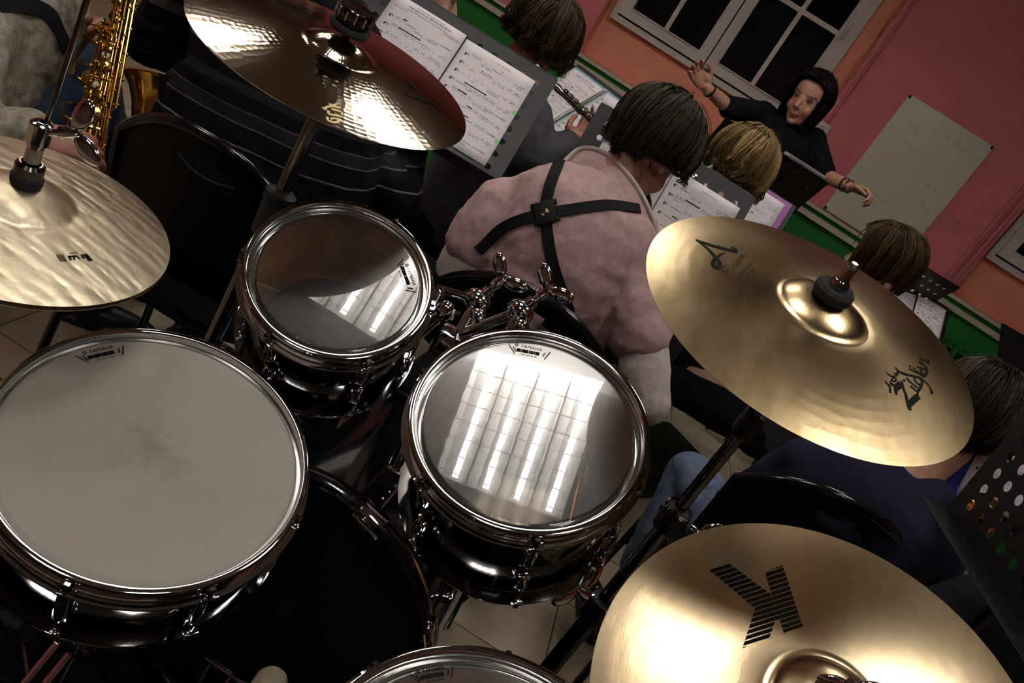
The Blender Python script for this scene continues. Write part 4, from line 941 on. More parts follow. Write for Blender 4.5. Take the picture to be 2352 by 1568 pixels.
# the navy-shirted player's stand: page, blue folder, red-topped card
ms, MB = music_stand('black music stand of the navy-shirted player with a blue folder', (1.04, 1.854, .963), 16, 21, -.09, .24, -.03, .31, mat='blackmetal')
sb = sheets('single page on the navy-shirted player\'s stand behind the perforated desk', MB)
page(sb, MB, .0, .295, .2, .29, 81, None, 7, 0., .004)
fo = thing('folder', 'blue plastic folder beside the page on the navy-shirted player\'s stand', 'folder', MB); MAT['blue'] = simple('blue_folder', (.02, .05, .30), .35)
G().box(-.075, .012, -.01, .20, .0012, .0028).obj('cover', 'blue', fo, smooth=False)
G().box(.004, .012, -.01, .20, .0028, .0034).obj('pocket_edge', 'folderblue', fo, smooth=False)
cd = thing('card', 'white card with a red top edge above the dark-haired player at right', 'card', page_frame(pd(2285, 850, 2.15), 16, 21))
G().box(0., .075, -.075, 0, 0, .001).obj('card_sheet', 'paper', cd, smooth=False); G().box(.016, .077, -.012, .004, .0011, .003).obj('red_edge', 'red', cd, smooth=False)

# ------------------------------------------------------------------ chairs
def chair_mesh():
    parts = {}
    def yb(x, z): return -.20 - (z - .45) * .16 + .055 * (x / .22) ** 2        # back curves round the sitter
    top = lambda x: .86 - .115 * (abs(x) / .225) ** 2.3
    # panel: strips with a crescent handle slot
    g = G(); nx, nz = 26, 16; zb0 = .60
    idx = {}; vs = []
    for i in range(nx + 1):
        x = -.215 + .43 * i / nx
        for j in range(nz + 1):
            z = zb0 + (top(x) - .006 - zb0) * j / nz
            idx[i, j] = len(vs); vs.append((x, yb(x, z), z))
    fs = []
    for i in range(nx):
        for j in range(nz):
            c = [vs[idx[i + a, j + b]] for a in (0, 1) for b in (0, 1)]; x = sum(p[0] for p in c) / 4; z = sum(p[2] for p in c) / 4
            e = (x / .075) ** 2
            zs = .795 - .012 * e * 1.2
            if e < 1 and abs(z - zs) < .020 * math.sqrt(1 - e): continue
            fs.append((idx[i, j], idx[i + 1, j], idx[i + 1, j + 1], idx[i, j + 1]))
    g.add(vs, fs); parts['back_panel'] = g.mesh('back_panel', 'plastic')
    P = [(-.2, yb(-.2, .44), .44), (-.215, yb(-.215, .58), .58)]
    xs = np.linspace(-.225, .225, 25); P += [(x, yb(x, top(x)), top(x)) for x in xs]; P += [(.215, yb(.215, .58), .58), (.2, yb(.2, .44), .44)]
    parts['back_frame'] = G().tube(P, .0125, 12).mesh('back_frame', 'gloss')
    a = np.linspace(-.078, .078, 13); lip = [(x, yb(x, .77) - .004, .776 - .010 * (x / .078) ** 2 * -1.2 + .006 * (x / .078) ** 2) for x in a]
    parts['slot_lip'] = G().tube(lip, [.0015] + [.0055] * 11 + [.0015], 8).mesh('slot_lip', 'plastic')
    g = G(); pts = []
    for k in range(24):
        t = 2 * math.pi * k / 24; c, s = math.cos(t), math.sin(t); pts.append((.215 * math.copysign(abs(c) ** .6, c), .20 * math.copysign(abs(s) ** .6, s)))
    g.prism(pts, .435, .458); parts['seat'] = g.mesh('seat', 'plastic')
    leg = {}
    for s in (-1, 1):
        parts['leg', s, 0] = G().tube([(s * .205, -.19, .44), (s * .215, -.22, .02), (s * .215, -.23, 0)], .011, 10).mesh('leg', 'gloss')
        parts['leg', s, 1] = G().tube([(s * .2, .17, .44), (s * .21, .22, .02), (s * .21, .225, 0)], .011, 10).mesh('leg', 'gloss')
    parts['cross_bar'] = G().tube([(-.21, .19, .25), (.21, .19, .25)], .009, 10).mesh('cross_bar', 'gloss')
    parts['seat_frame'] = G().tube([(-.2, -.19, .43), (-.205, .17, .43), (.205, .17, .43), (.2, -.19, .43), (-.2, -.19, .43)], .010, 8).mesh('seat_frame', 'gloss')
    return parts
CH = chair_mesh()
def chair(label, x, y, rz, s=1.):
    r = thing('chair', label, 'chair', T((x, y, 0)) @ RZ(rz) @ Matrix.Diagonal((1, 1, s, 1)), 'black curved-back chairs')
    for k, m in CH.items(): link(k if isinstance(k, str) else 'leg', m, r)
    return r
# ------------------------------------------------------------------ people
from mathutils.bvhtree import BVHTree
def remesh(g, voxel, smooth=4, fac=.5, disp=None):
    me = bpy.data.meshes.new('tmp'); me.from_pydata([tuple(v) for v in g.v], [], g.f); me.update()
    ob = bpy.data.objects.new('tmp', me); COL.objects.link(ob)
    m = ob.modifiers.new('r', 'REMESH'); m.mode = 'VOXEL'; m.voxel_size = voxel; m.adaptivity = 0; m.use_smooth_shade = True
    if smooth: s = ob.modifiers.new('s', 'SMOOTH'); s.iterations = smooth; s.factor = fac
    for k, (st, sc) in enumerate(disp or []):
        tx = bpy.data.textures.new('folds', 'CLOUDS'); tx.noise_scale = sc; tx.noise_depth = 2
        d = ob.modifiers.new('d%d' % k, 'DISPLACE'); d.texture = tx; d.strength = st; d.mid_level = .5; d.texture_coords = 'GLOBAL'
    dg = bpy.context.evaluated_depsgraph_get(); out = bpy.data.meshes.new_from_object(ob.evaluated_get(dg))
    bpy.data.objects.remove(ob, do_unlink=True); bpy.data.meshes.remove(me)
    out.polygons.foreach_set('use_smooth', [True] * len(out.polygons))
    return out
def setmat(me, mat): me.materials.clear(); me.materials.append(MAT[mat] if isinstance(mat, str) else mat); return me
def tint_attr(me, fn):
    a = me.color_attributes.new('tint', 'FLOAT_COLOR', 'POINT'); n = len(me.vertices); co = np.empty(n * 3); me.vertices.foreach_get('co', co); co = co.reshape(-1, 3)
    a.data.foreach_set('color', fn(co).astype(np.float32).ravel())
def mat_skin(name, col):
    t = NT(name); b = t.bsdf(col, .48, 0., .4); b.inputs['Subsurface Weight'].default_value = .08; b.inputs['Subsurface Radius'].default_value = (.01, .004, .002); b.inputs['Subsurface Scale'].default_value = .5
    at = t.n('ShaderNodeAttribute'); at.attribute_name = 'tint'
    mx = t.n('ShaderNodeMix', data_type='RGBA', blend_type='MULTIPLY'); mx.inputs[0].default_value = 1.
    co = t.coord(); t.l(t.ramp(t.noise(co, 30, 4), [(.3, tuple(c * .88 for c in col)), (.7, tuple(min(1, c * 1.08) for c in col))]), mx.inputs[6]); t.l(at.outputs['Color'], mx.inputs[7])
    t.l(mx.outputs[2], b.inputs['Base Color']); t.l(t.bump(t.noise(co, 350, 2), .12, .0006), b.inputs['Normal']); return t.m
MAT['skin'] = mat_skin('skin', (.50, .27, .19)); MAT['skin2'] = mat_skin('ruddy_skin', (.40, .17, .12)); MAT['skin3'] = mat_skin('pale_skin', (.56, .33, .24))
def mat_cloth(name, col, fold=.35, weave=400., var=.12, vs=14., rough=.9, sheen=.15, stripes=None):
    t = NT(name); co = t.coord(); b = t.bsdf(col, rough, 0., .15, sheen=sheen); b.inputs['Sheen Tint'].default_value = (*[min(1, c * 2) for c in col], 1)
    c = t.ramp(t.noise(co, vs, 4, .65), [(.3, tuple(q * (1 - var) for q in col)), (.7, tuple(min(1, q * (1 + var)) for q in col))])
    if stripes:
        sx = t.n('ShaderNodeSeparateXYZ'); t.l(co, sx.inputs[0])
        for z0, z1, sc in stripes:
            zz = t.math('SUBTRACT', sx.outputs[2], t.math('MULTIPLY', t.math('ADD', sx.outputs[0], .7), .12)); m = t.math('MULTIPLY', t.math('GREATER_THAN', zz, z0), t.math('LESS_THAN', zz, z1))
            mx = t.n('ShaderNodeMix', data_type='RGBA'); t.l(m, mx.inputs[0]); t.l(c, mx.inputs[6]); mx.inputs[7].default_value = (*sc, 1); c = mx.outputs[2]
    t.l(c, b.inputs['Base Color'])
    n1 = t.bump(t.noise(t.mapping(co, (1, 1, .45), (.3, .4, .2)), 9., 4, .6), fold, .02)
    t.l(t.bump(t.noise(co, weave, 2), .35, .0015, n1), b.inputs['Normal']); return t.m
MAT['mauve'] = mat_cloth('mauve_fleece', (.47, .315, .33), .30, 260., .16, 40.)
MAT['blouse'] = mat_cloth('white_blouse', (.60, .52, .50), .9, 500., .06, 10.)
MAT['collar'] = mat_cloth('cream_lining', (.50, .46, .42), .2, 500., .05)
MAT['blackknit'] = mat_cloth('black_knit', (.006, .006, .007), .4, 250., .2, sheen=.05)
MAT['striped'] = mat_cloth('striped_black_sweater', (.006, .006, .008), .45, 250., .2, sheen=.0,
    stripes=[(.846, .872, (.018, .017, .020)), (.872, .875, (.10, .065, .11)), (.843, .846, (.14, .12, .125)), (.905, .925, (.026, .024, .026)), (.972, .996, (.07, .068, .072)), (.968, .972, (.17, .10, .18)), (.797, .801, (.20, .19, .20))])
MAT['greyknit'] = mat_cloth('grey_beige_knit', (.27, .245, .20), 1., 130., .45, 40.)
MAT['slate'] = mat_cloth('slate_sweatshirt', (.060, .058, .068), .5, 350., .15)
MAT['navy'] = mat_cloth('navy_sweatshirt', (.016, .016, .036), .5, 350., .15)
MAT['jeans'] = mat_cloth('blue_jeans', (.12, .155, .25), .5, 700., .35, 25.)
MAT['jeans_dark'] = mat_cloth('dark_blue_jeans', (.035, .05, .09), .5, 700., .35, 25.)
MAT['darkpants'] = mat_cloth('black_trousers', (.006, .006, .007), .4, 500., .2, sheen=.03)
MAT['lime'] = mat_cloth('lime_top', (.42, .52, .16), .6, 300., .15)
MAT['webbing'] = simple('black_webbing', (.008, .008, .009), .75, 0., .2, bump=.3, bscale=900)
MAT['shoe'] = simple('black_leather', (.008, .008, .008), .4, 0., .4)
def mat_hair(name, col, hi):
    t = NT(name); b = t.bsdf(col, .48, 0., .16); b.inputs['Anisotropic'].default_value = .5
    at = t.n('ShaderNodeAttribute'); at.attribute_name = 'tint'; mx = t.n('ShaderNodeMix', data_type='RGBA'); sp = t.n('ShaderNodeSeparateColor'); t.l(at.outputs['Color'], sp.inputs[0])
    t.l(sp.outputs[0], mx.inputs[0]); mx.inputs[6].default_value = (*col, 1); mx.inputs[7].default_value = (*hi, 1); t.l(mx.outputs[2], b.inputs['Base Color']); return t.m
MAT['hair_black'] = mat_hair('black_hair', (.006, .005, .005), (.016, .013, .011))
MAT['hair_dark'] = mat_hair('dark_brown_hair', (.013, .0085, .006), (.085, .060, .040))
MAT['hair_brown'] = mat_hair('brown_hair', (.026, .016, .009), (.15, .095, .05))
MAT['hair_blond'] = mat_hair('blond_hair', (.13, .08, .03), (.55, .38, .17))
MAT['hair_high'] = mat_hair('highlighted_brown_hair', (.022, .012, .005), (.17, .095, .038))

def head_prims(g, M, s=1., ears=True):
    S = M @ Matrix.Scale(s, 4)
    g.ell((0, -.015, .03), (.075, .095, .085), S, 24, 16); g.ell((0, .030, -.03), (.060, .058, .088), S, 24, 16); g.ell((0, .036, -.085), (.045, .042, .034), S); g.ell((0, .068, -.104), (.021, .018, .017), S)
    for k in (-1, 1):
        g.ell((k * .035, .052, -.042), (.025, .028, .030), S); g.ell((k * .009, .094, -.040), (.0085, .009, .007), S); g.ell((k * (.077 if ears else .060), -.012, -.008), (.009, .020, .031), S); g.ell((k * .031, .066, -.003), (.0135, .0135, .0125), S)
        g.ell((k * .03, .074, .016), (.022, .010, .007), S)
    g.tube([(0, .080, .006), (0, .092, -.012), (0, .107, -.034), (0, .098, -.041)], [.007, .009, .012, .009], 10, True, S)
    g.ell((0, .087, -.068), (.022, .0085, .0055), S); g.ell((0, .0855, -.0775), (.019, .009, .006), S)
def face_tint(M, s):
    I = np.array(M.inverted())
    def fn(co):
        h = np.c_[co, np.ones(len(co))] @ I.T; x, y, z = h[:, 0] / s, h[:, 1] / s, h[:, 2] / s; c = np.ones((len(co), 4))
        near = (y > .03) & (abs(z) < .15) & (abs(x) < .1)
        lips = near & (abs(z + .0725) < .0105 * (1 - (x / .028) ** 2).clip(0)) & (y > .07); c[lips, :3] = (.85, .50, .48)
        mouth = near & (abs(z + .0728) < .0012) & (abs(x) < .021) & (y > .07); c[mouth, :3] = (.35, .2, .2)
        for k in (-1, 1):
            e = near & (((x - k * .031) / .0145) ** 2 + ((z + .003) / .0052) ** 2 < 1) & (y > .055); c[e, :3] = (.55, .62, .7)
            ir = near & (((x - k * .031) / .0055) ** 2 + ((z + .003) / .0055) ** 2 < 1) & (y > .055); c[ir, :3] = (.06, .06, .07)
            lid = near & (abs(z - .0035 + 6 * (x - k * .031) ** 2) < .0018) & (abs(x - k * .031) < .0165) & (y > .05); c[lid, :3] = (.16, .12, .11)
            br = near & (abs(z - .021 + 4 * (x - k * .032) ** 2) < .0034) & (abs(x - k * .033) < .022) & (y > .05); c[br, :3] = (.16, .12, .11)
            ck = near & (((x - k * .04) / .022) ** 2 + ((z + .045) / .022) ** 2 < 1); c[ck, 1:3] *= .90
        return c
    return fn
def hand_prims(g, wrist, d, n, curl=.6, s=1., side=1, spread=.18, thumb=.7):
    """d: along the hand, n: palm normal (the side the fingers curl to), side: +1 thumb towards d x n"""
    M = frame_y(Vector(wrist), d, n); S = M @ Matrix.Scale(s, 4)          # local y along the hand, local z = palm side
    g.tube([(0, -.03, 0), (0, .012, 0)], [.026, .028], 10, True, S, flat=.72, up=(0, 0, 1))
    g.ell((0, .045, -.002), (.040, .052, .016), S); g.ell((side * .022, .030, .008), (.018, .03, .014), S)
    for i in range(4):
        x = side * (.030 - .0205 * i); L = (.072, .080, .075, .060)[i]; a = side * spread * (.5 - i / 3.) ; p = Vector((x, .082 - .004 * abs(i - 1.2), 0)); dirv = Vector((a, 1, 0)).normalized()
        pts = [p - dirv * .02, p]; ang = 0
        for f in (.46, .30, .24):
            ang += curl * (1.0 if f == .46 else 1.1); q = dirv * math.cos(ang) + Vector((0, 0, 1)) * math.sin(ang); pts.append(pts[-1] + q * L * f)
        g.tube(pts, [.0095, .0098, .0092, .0084, .0070], 8, True, S)
        g.ell(pts[-1], (.0072, .0072, .0072), S, 8, 6)
    t0 = Vector((side * .030, .018, .004)); pts = [t0 - Vector((side * .012, .004, 0)), t0 + Vector((side * .018, .022, .010 * thumb)), t0 + Vector((side * .024, .047, .026 * thumb)), t0 + Vector((side * .020, .070, .040 * thumb))]
    g.tube(pts, [.014, .0125, .0105, .0085], 8, True, S); g.ell(pts[-1], (.0085, .0085, .0085), S, 8, 6)
def hair_mesh(M, s, mat, hang, gap=.95, wave=0., n=650, r=(.083, .103, .098), seed=1, part=(0., .02), fringe=None, vol=1., thick=.0019, lift=.012, tback=1.62, shag=1.):
    """strands run from the crown over the skull, then hang; hang(phi)-> length below the ear line (m), phi=0 is the face"""
    rs = random.Random(seed); S = M @ Matrix.Scale(s, 4); V = []; F = []; C = []
    cz = .03
    down = (M.to_3x3().inverted() @ Vector((0, 0, -1))).normalized()
    def strand(phi, t0, jitter, tone, thin=1., lk=None):
        d = abs((phi + math.pi) % (2 * math.pi) - math.pi)
        tmax = 1.62 + (tback - 1.62) * max(0., (d - 1.3) / 1.84)
        if d < gap: tmax = (fringe if fringe else .80) + .35 * (d / gap) ** 3
        hl = hang(phi) * rs.uniform(.82, 1.06) if d >= gap else 0.
        pts = []; k = 7
        for i in range(k + 1):
            t = t0 + (tmax - t0) * i / k; rr = vol * (1 + jitter * .1 + .05 * math.sin(t * 1.3))
            ph_ = phi
            if lk: ph_ = phi + (lk[0] - phi) * .55 * (i / k) + wave * 5. * math.sin(lk[2] + t * 3.2) * (i / k); rr = rr * (1 + shag * .035 * lk[1] * (i / k) + wave * .9 * math.sin(lk[2] * 2 + t * 4.))
            pts.append(Vector((r[0] * rr * math.sin(t) * math.sin(ph_) + part[0] * (1 - t / tmax), r[1] * rr * math.sin(t) * math.cos(ph_) - .015, cz + r[2] * rr * math.cos(t))))
        m = max(2, int(hl / .018))
        if hl > .01:
            e = pts[-1].copy(); out = Vector((math.sin(phi), math.cos(phi), 0)); ph = lk[2] + rs.uniform(-.3, .3) if lk else rs.uniform(0, 6.3)
            for i in range(1, m + 1):
                q = i / m; pts.append(e + down * hl * q + out * (-.018 * q * q * (hl / .15)) + Vector((math.sin(ph + q * 7), math.cos(ph + q * 6), 0)) * wave * q)
        w = thick * thin; b = len(V); sg = 3; n_ = len(pts)
        for i, p in enumerate(pts):
            tg = (pts[min(i + 1, n_ - 1)] - pts[max(i - 1, 0)]).normalized(); x = tg.orthogonal().normalized(); y = tg.cross(x); f = w * (1 - .75 * (i / (n_ - 1)) ** 3)
            for j in range(sg): a = 2 * math.pi * j / sg; V.append(S @ (p + x * f * math.cos(a) + y * f * math.sin(a))); C.append(tone)
        for i in range(n_ - 1):
            for j in range(sg): F.append((b + i * sg + j, b + i * sg + (j + 1) % sg, b + (i + 1) * sg + (j + 1) % sg, b + (i + 1) * sg + j))
    # solid under-layer
    nu, nv = 40, 14; b0 = len(V)
    for i in range(nu):
        phi = 2 * math.pi * i / nu; d = abs((phi + math.pi) % (2 * math.pi) - math.pi); tmax = 1.62 + (tback - 1.62) * max(0., (d - 1.3) / 1.84)
        if d < gap: tmax = (fringe if fringe else .80) + .35 * (d / gap) ** 3
        hl = hang(phi) * .9 if d >= gap else 0.
        for j in range(nv + 1):
            if j <= 9: t = .02 + (tmax - .02) * j / 9; p = Vector((r[0] * .965 * vol * math.sin(t) * math.sin(phi), r[1] * .965 * vol * math.sin(t) * math.cos(phi) - .015, cz + r[2] * .965 * vol * math.cos(t)))
            else: q = (j - 9) / (nv - 9); out = Vector((math.sin(phi), math.cos(phi), 0)); p = e_ + down * hl * q - out * (.025 * q * q)
            if j == 9: e_ = p.copy()
            V.append(S @ p); C.append(.12)
    for i in range(nu):
        i2 = (i + 1) % nu
        for j in range(nv): F.append((b0 + i * (nv + 1) + j, b0 + i2 * (nv + 1) + j, b0 + i2 * (nv + 1) + j + 1, b0 + i * (nv + 1) + j + 1))
    locks = [(rs.uniform(0, 2 * math.pi), rs.gauss(.4, 1.), rs.uniform(0, 6.3), rs.random()) for _ in range(70)]
    for k in range(n):
        lk = rs.choice(locks); phi = lk[0] + rs.gauss(0, .10); strand(phi, rs.uniform(.02, .9), rs.gauss(.15, .25), min(1, max(0, .05 + .75 * lk[3] ** 1.5 + rs.gauss(0, .14))), 1., lk)
    for k in range(n // 10): strand(rs.uniform(0, 2 * math.pi), rs.uniform(.1, 1.), rs.gauss(.5, .45), rs.uniform(.2, .7), .45)
    me = bpy.data.meshes.new('hair'); me.from_pydata([tuple(v) for v in V], [], F); me.update(); me.polygons.foreach_set('use_smooth', [True] * len(me.polygons)); me.materials.append(MAT[mat])
    a = me.color_attributes.new('tint', 'FLOAT_COLOR', 'POINT'); a.data.foreach_set('color', np.repeat(np.array(C, np.float32)[:, None], 4, 1).ravel()); return me
def limb(g, pts, rad, seg=14):
    g.tube(smooth3(pts), list(np.interp(np.linspace(0, 1, (len(pts) - 1) * 4 + 1), np.linspace(0, 1, len(rad)), rad)), seg)
    for p, r in ((pts[0], rad[0]), (pts[-1], rad[-1])): g.ell(p, (r, r, r))
def smooth3(pts, k=4):
    P = [Vector(p) for p in pts]; out = []
    for i in range(len(P) - 1):
        p0, p1, p2, p3 = P[max(i - 1, 0)], P[i], P[i + 1], P[min(i + 2, len(P) - 1)]
        for j in range(k):
            t = j / k; out.append(.5 * ((2 * p1) + (p2 - p0) * t + (2 * p0 - 5 * p1 + 4 * p2 - p3) * t * t + (3 * p1 - p0 - 3 * p2 + p3) * t ** 3))
    out.append(P[-1]); return out
def torso(g, pel, chest, neck, shL, shR, w=(.165, .150, .165), dpt=(.115, .105, .115), extra=0.):
    rt = (Vector(shR) - Vector(shL)).normalized(); pts = smooth3([pel, (Vector(pel) * .45 + Vector(chest) * .55), chest, (Vector(chest) * .35 + Vector(neck) * .65), neck], 4)
    n = len(pts); ws = np.interp(np.linspace(0, 1, n), [0, .3, .62, .85, 1], [w[0], w[1], w[2], w[2] * .72, .072]); ds = np.interp(np.linspace(0, 1, n), [0, .3, .62, .85, 1], [dpt[0], dpt[1], dpt[2], dpt[2] * .75, .072])
    rings = []
    for i, p in enumerate(pts):
        tg = (pts[min(i + 1, n - 1)] - pts[max(i - 1, 0)]).normalized(); r = (rt - tg * rt.dot(tg)).normalized(); f = tg.cross(r)
        rings.append([p + r * (math.copysign(abs(math.cos(a)) ** .8, math.cos(a)) * (ws[i] + extra)) + f * (math.copysign(abs(math.sin(a)) ** .8, math.sin(a)) * (ds[i] + extra)) for a in np.linspace(0, 2 * math.pi, 25)[:-1]])
    g.loft(rings)
    for s_ in (shL, shR):
        s_ = Vector(s_); g.ell(s_, (.062 + extra, .062 + extra, .06 + extra)); g.tube([s_, Vector(chest) * .25 + Vector(neck) * .75], [.058 + extra, .062 + extra], 14)
def person(label, J, shirt, trousers=None, skin='skin', sleeve=(1., 1.), hair=None, hs=1., vox=.009, w=(.165, .150, .165), dpt=(.115, .105, .115), arm=.046, hands=True, disp=((.010, .07),), group='band members', skinvox=.0055, thigh=.075, ears=True):
    """J: joints in world space; the body is one mesh, clothing and hair are its children"""
    HM = frame_y(Vector(J['head']), J['fwd'], J['up']); g = G(); head_prims(g, HM, hs, ears)
    nk = Vector(J['neck']); hb = HM @ Vector((0, -.03, -.07)); limb(g, [hb, hb * .5 + nk * .5 + Vector((0, 0, .0)), nk], [.050 * hs, .050 * hs, .055 * hs])
    ch, pl = Vector(J['chest']), Vector(J['pelvis']); limb(g, [nk, ch, pl], [.05, .08, .09])
    for k in 'LR':
        sh, el = Vector(J['sh' + k]), J.get('el' + k)
        limb(g, [nk * .55 + ch * .45, sh], [.05, .036])
        if el is None: continue
        el = Vector(el); limb(g, [sh, el], [.036, .033]); wr = J.get('wr' + k)
        if wr is not None:
            wr = Vector(wr); limb(g, [el, el * .6 + wr * .4, wr], [.034, .033, .024])
            if hands and 'hd' + k in J: hand_prims(g, wr, *J['hd' + k])
    if trousers:
        for k in 'LR':
            if 'kn' + k in J: limb(g, [pl, J['kn' + k]], [.06, .045]); limb(g, [J['kn' + k], J['an' + k]], [.042, .032])
    me = setmat(remesh(g, skinvox, 3), skin); tint_attr(me, face_tint(HM, hs))
    root = tag(link('person', me), label, 'person', group)
    # shirt
    g = G(); torso(g, J['pelvis'], J['chest'], J['neck'], J['shL'], J['shR'], w, dpt)
    for i, k in enumerate('LR'):
        el = J.get('el' + k)
        if el is None or not sleeve[i]: continue
        sh, el = Vector(J['sh' + k]), Vector(el); wr = Vector(J.get('wr' + k, el))
        if sleeve[i] <= .5: q = sh + (el - sh) * (sleeve[i] * 2); limb(g, [sh, sh * .5 + q * .5, q], [.060, arm + .010, arm + .008])
        else:
            q = el + (wr - el) * ((sleeve[i] - .5) * 2 * .93); limb(g, [sh, sh * .5 + el * .5, el], [.060, arm + .008, arm + .002]); limb(g, [el, el * .5 + q * .5, q], [arm + .002, arm, arm - .008])
    sm = setmat(remesh(g, vox, 3, disp=list(disp)), shirt); link('shirt', sm, root)
    if trousers:
        g = G(); p = Vector(J['pelvis']); g.ell(p, (w[0] * 1.02, dpt[0] * 1.15, .12))
        for k in 'LR':
            if 'kn' + k not in J: continue
            kn, an = Vector(J['kn' + k]), Vector(J['an' + k]); hp = p + (Vector(J['sh' + k]) - (Vector(J['shL']) + Vector(J['shR'])) / 2) * .45
            limb(g, [hp, hp * .5 + kn * .5, kn], [thigh + .012, thigh, thigh - .012]); limb(g, [kn, kn * .5 + an * .5, an], [thigh - .012, .060, .052])
        link('trousers', setmat(remesh(g, vox, 3, disp=[(.012, .06)]), trousers), root)
        for k in 'LR':
            if 'an' + k not in J: continue
            an = Vector(J['an' + k]); f = Vector(J.get('toe', J['fwd'])); f.z = 0; f = f.normalized(); b = Vector((an.x, an.y, 0)); g = G(); M = frame_y(b, f)
            g.ell((0, .06, .038), (.042, .135, .040), M); g.box(-.04, .04, -.06, .18, 0, .018, M); link('shoe', setmat(remesh(g, .008, 2), 'shoe'), root)
    if hair: link('hair', hair_mesh(HM, hs, **hair), root)
    return root, sm, HM
def cast(me, px, py):
    b = BVHTree.FromPolygons([v.co for v in me.vertices], [list(p.vertices) for p in me.polygons]); return b.ray_cast(V3(EYE), V3(ray(px, py)))
def ribbon(me_list, pixels, width, lift=.004, thick=.002):
    """a strap laid on a garment: pixel path met with the garment's surface"""
    bs = [BVHTree.FromPolygons([v.co for v in me.vertices], [list(p.vertices) for p in me.polygons]) for me in me_list]; pts = []; nrs = []
    for q in smooth_pts(pixels, 5):
        best = None
        for b in bs:
            h = b.ray_cast(V3(EYE), V3(ray(*q)))
            if h[0] is not None and (best is None or h[3] < best[3]): best = h
        if best: pts.append(best[0].copy()); nrs.append(best[1].copy())
    for _ in range(3):
        nrs = [((nrs[max(i - 1, 0)] + nrs[i] * 2 + nrs[min(i + 1, len(nrs) - 1)])).normalized() for i in range(len(nrs))]; pts = [pts[0]] + [(pts[i - 1] + pts[i] * 2 + pts[i + 1]) / 4 for i in range(1, len(pts) - 1)] + [pts[-1]]
    rings = []
    for i, p in enumerate(pts):
        tg = (pts[min(i + 1, len(pts) - 1)] - pts[max(i - 1, 0)]).normalized(); s = tg.cross(nrs[i]).normalized(); n = s.cross(tg).normalized()
        if n.dot(nrs[i]) < 0: n = -n
        a = p + n * lift; rings.append([a + s * width / 2, a + s * width / 2 + n * thick, a - s * width / 2 + n * thick, a - s * width / 2])
    return G().loft(rings), pts, nrs
# ------------------------------------------------------------------ the players, their chairs
chair('black chair with curved back behind the pink-shirted player', .03, 1.905, math.radians(-3), 1.045)
chair('black chair with curved back and crescent handle behind the navy-shirted player', .80, 1.93, math.radians(4), 1.02)
chair('black chair with curved back behind the striped-sweater player at left', -.69, 1.75, math.radians(0), 1.0)

# pink-shirted player with black harness straps
J = dict(head=pd(1492, 345, 1.93), fwd=(.60, .70, -.38), up=(.20, .34, 1), neck=pd(1392, 425, 1.92), chest=pd(1315, 560, 1.90), pelvis=Vector((.05, 1.86, .53)),
         shL=pd(1150, 470, 1.90), shR=pd(1455, 600, 1.88), elL=pd(1055, 615, 1.95), wrL=pd(1200, 600, 2.2), elR=pd(1486, 925, 1.90), wrR=pd(1478, 880, 2.2),
         knL=Vector((-.06, 2.32, .52)), knR=Vector((.24, 2.32, .52)), anL=Vector((-.08, 2.36, .09)), anR=Vector((.28, 2.36, .09)), hdL=((.8, .6, 0), (0, .3, -1), .7, 1., -1), hdR=((.5, .85, .1), (-.8, .5, 0), .8, 1., 1), toe=(0, 1, 0))
PK, PKs, PKM = person('person from behind in a mauve short-sleeved top with black harness straps', J, 'mauve', 'darkpants', 'skin', (.30, .25), dict(mat='hair_dark', hang=lambda p: .03 + .02 * (abs((p + math.pi) % (2 * math.pi) - math.pi) > 2.2), gap=.8, wave=.014, n=1300, seed=4, vol=1.13, tback=2.15, shag=1.6), .98,
    w=(.165, .175, .190), dpt=(.12, .115, .12), arm=.066, disp=((.016, .09), (.008, .03)))
for k in 'LR':
    g = G(); sh, el, wr = Vector(J['sh' + k]), Vector(J['el' + k]), Vector(J['wr' + k]); m = sh + (el - sh) * .45
    limb(g, [m, m * .4 + el * .6, el], [.058, .060, .056]); limb(g, [el, el * .5 + wr * .5, el * .1 + wr * .9], [.054, .046, .030])
    link('blouse_sleeve', setmat(remesh(g, .008, 2, disp=[(.010, .060)]), 'blouse'), PK)
for px in ([(1286, 372), (1262, 430), (1254, 490), (1262, 570), (1282, 640), (1310, 715)], [(1098, 575), (1140, 535), (1190, 508), (1255, 492), (1330, 480), (1400, 472), (1468, 482)]):
    r_, pts, nr = ribbon([PKs], px, .0255); r_.obj('harness_strap', 'webbing', PK)
h = cast(PKs, 1254, 492)
bm = frame(h[0] + h[1] * .009, h[1], V3(pd(1330, 480, 1.8) - pd(1255, 492, 1.8)))
G().rbox(.046, .046, .010, .003, bm).rbox(.058, .012, .008, .002, bm @ T((0, .020, 0))).rbox(.058, .012, .008, .002, bm @ T((0, -.020, 0))).obj('buckle', 'plastic', PK)
G().add([tuple(bm @ Vector(p)) for p in ((-.008, -.006, .0054), (-.003, -.008, .0054), (-.002, -.004, .0054), (-.007, -.002, .0054), (.001, -.002, .0054), (.009, -.004, .0054), (.007, .006, .0054), (.003, .007, .0054))], [(0, 1, 2, 3), (4, 5, 6, 7)]).obj('buckle_mark', 'goldink', PK)
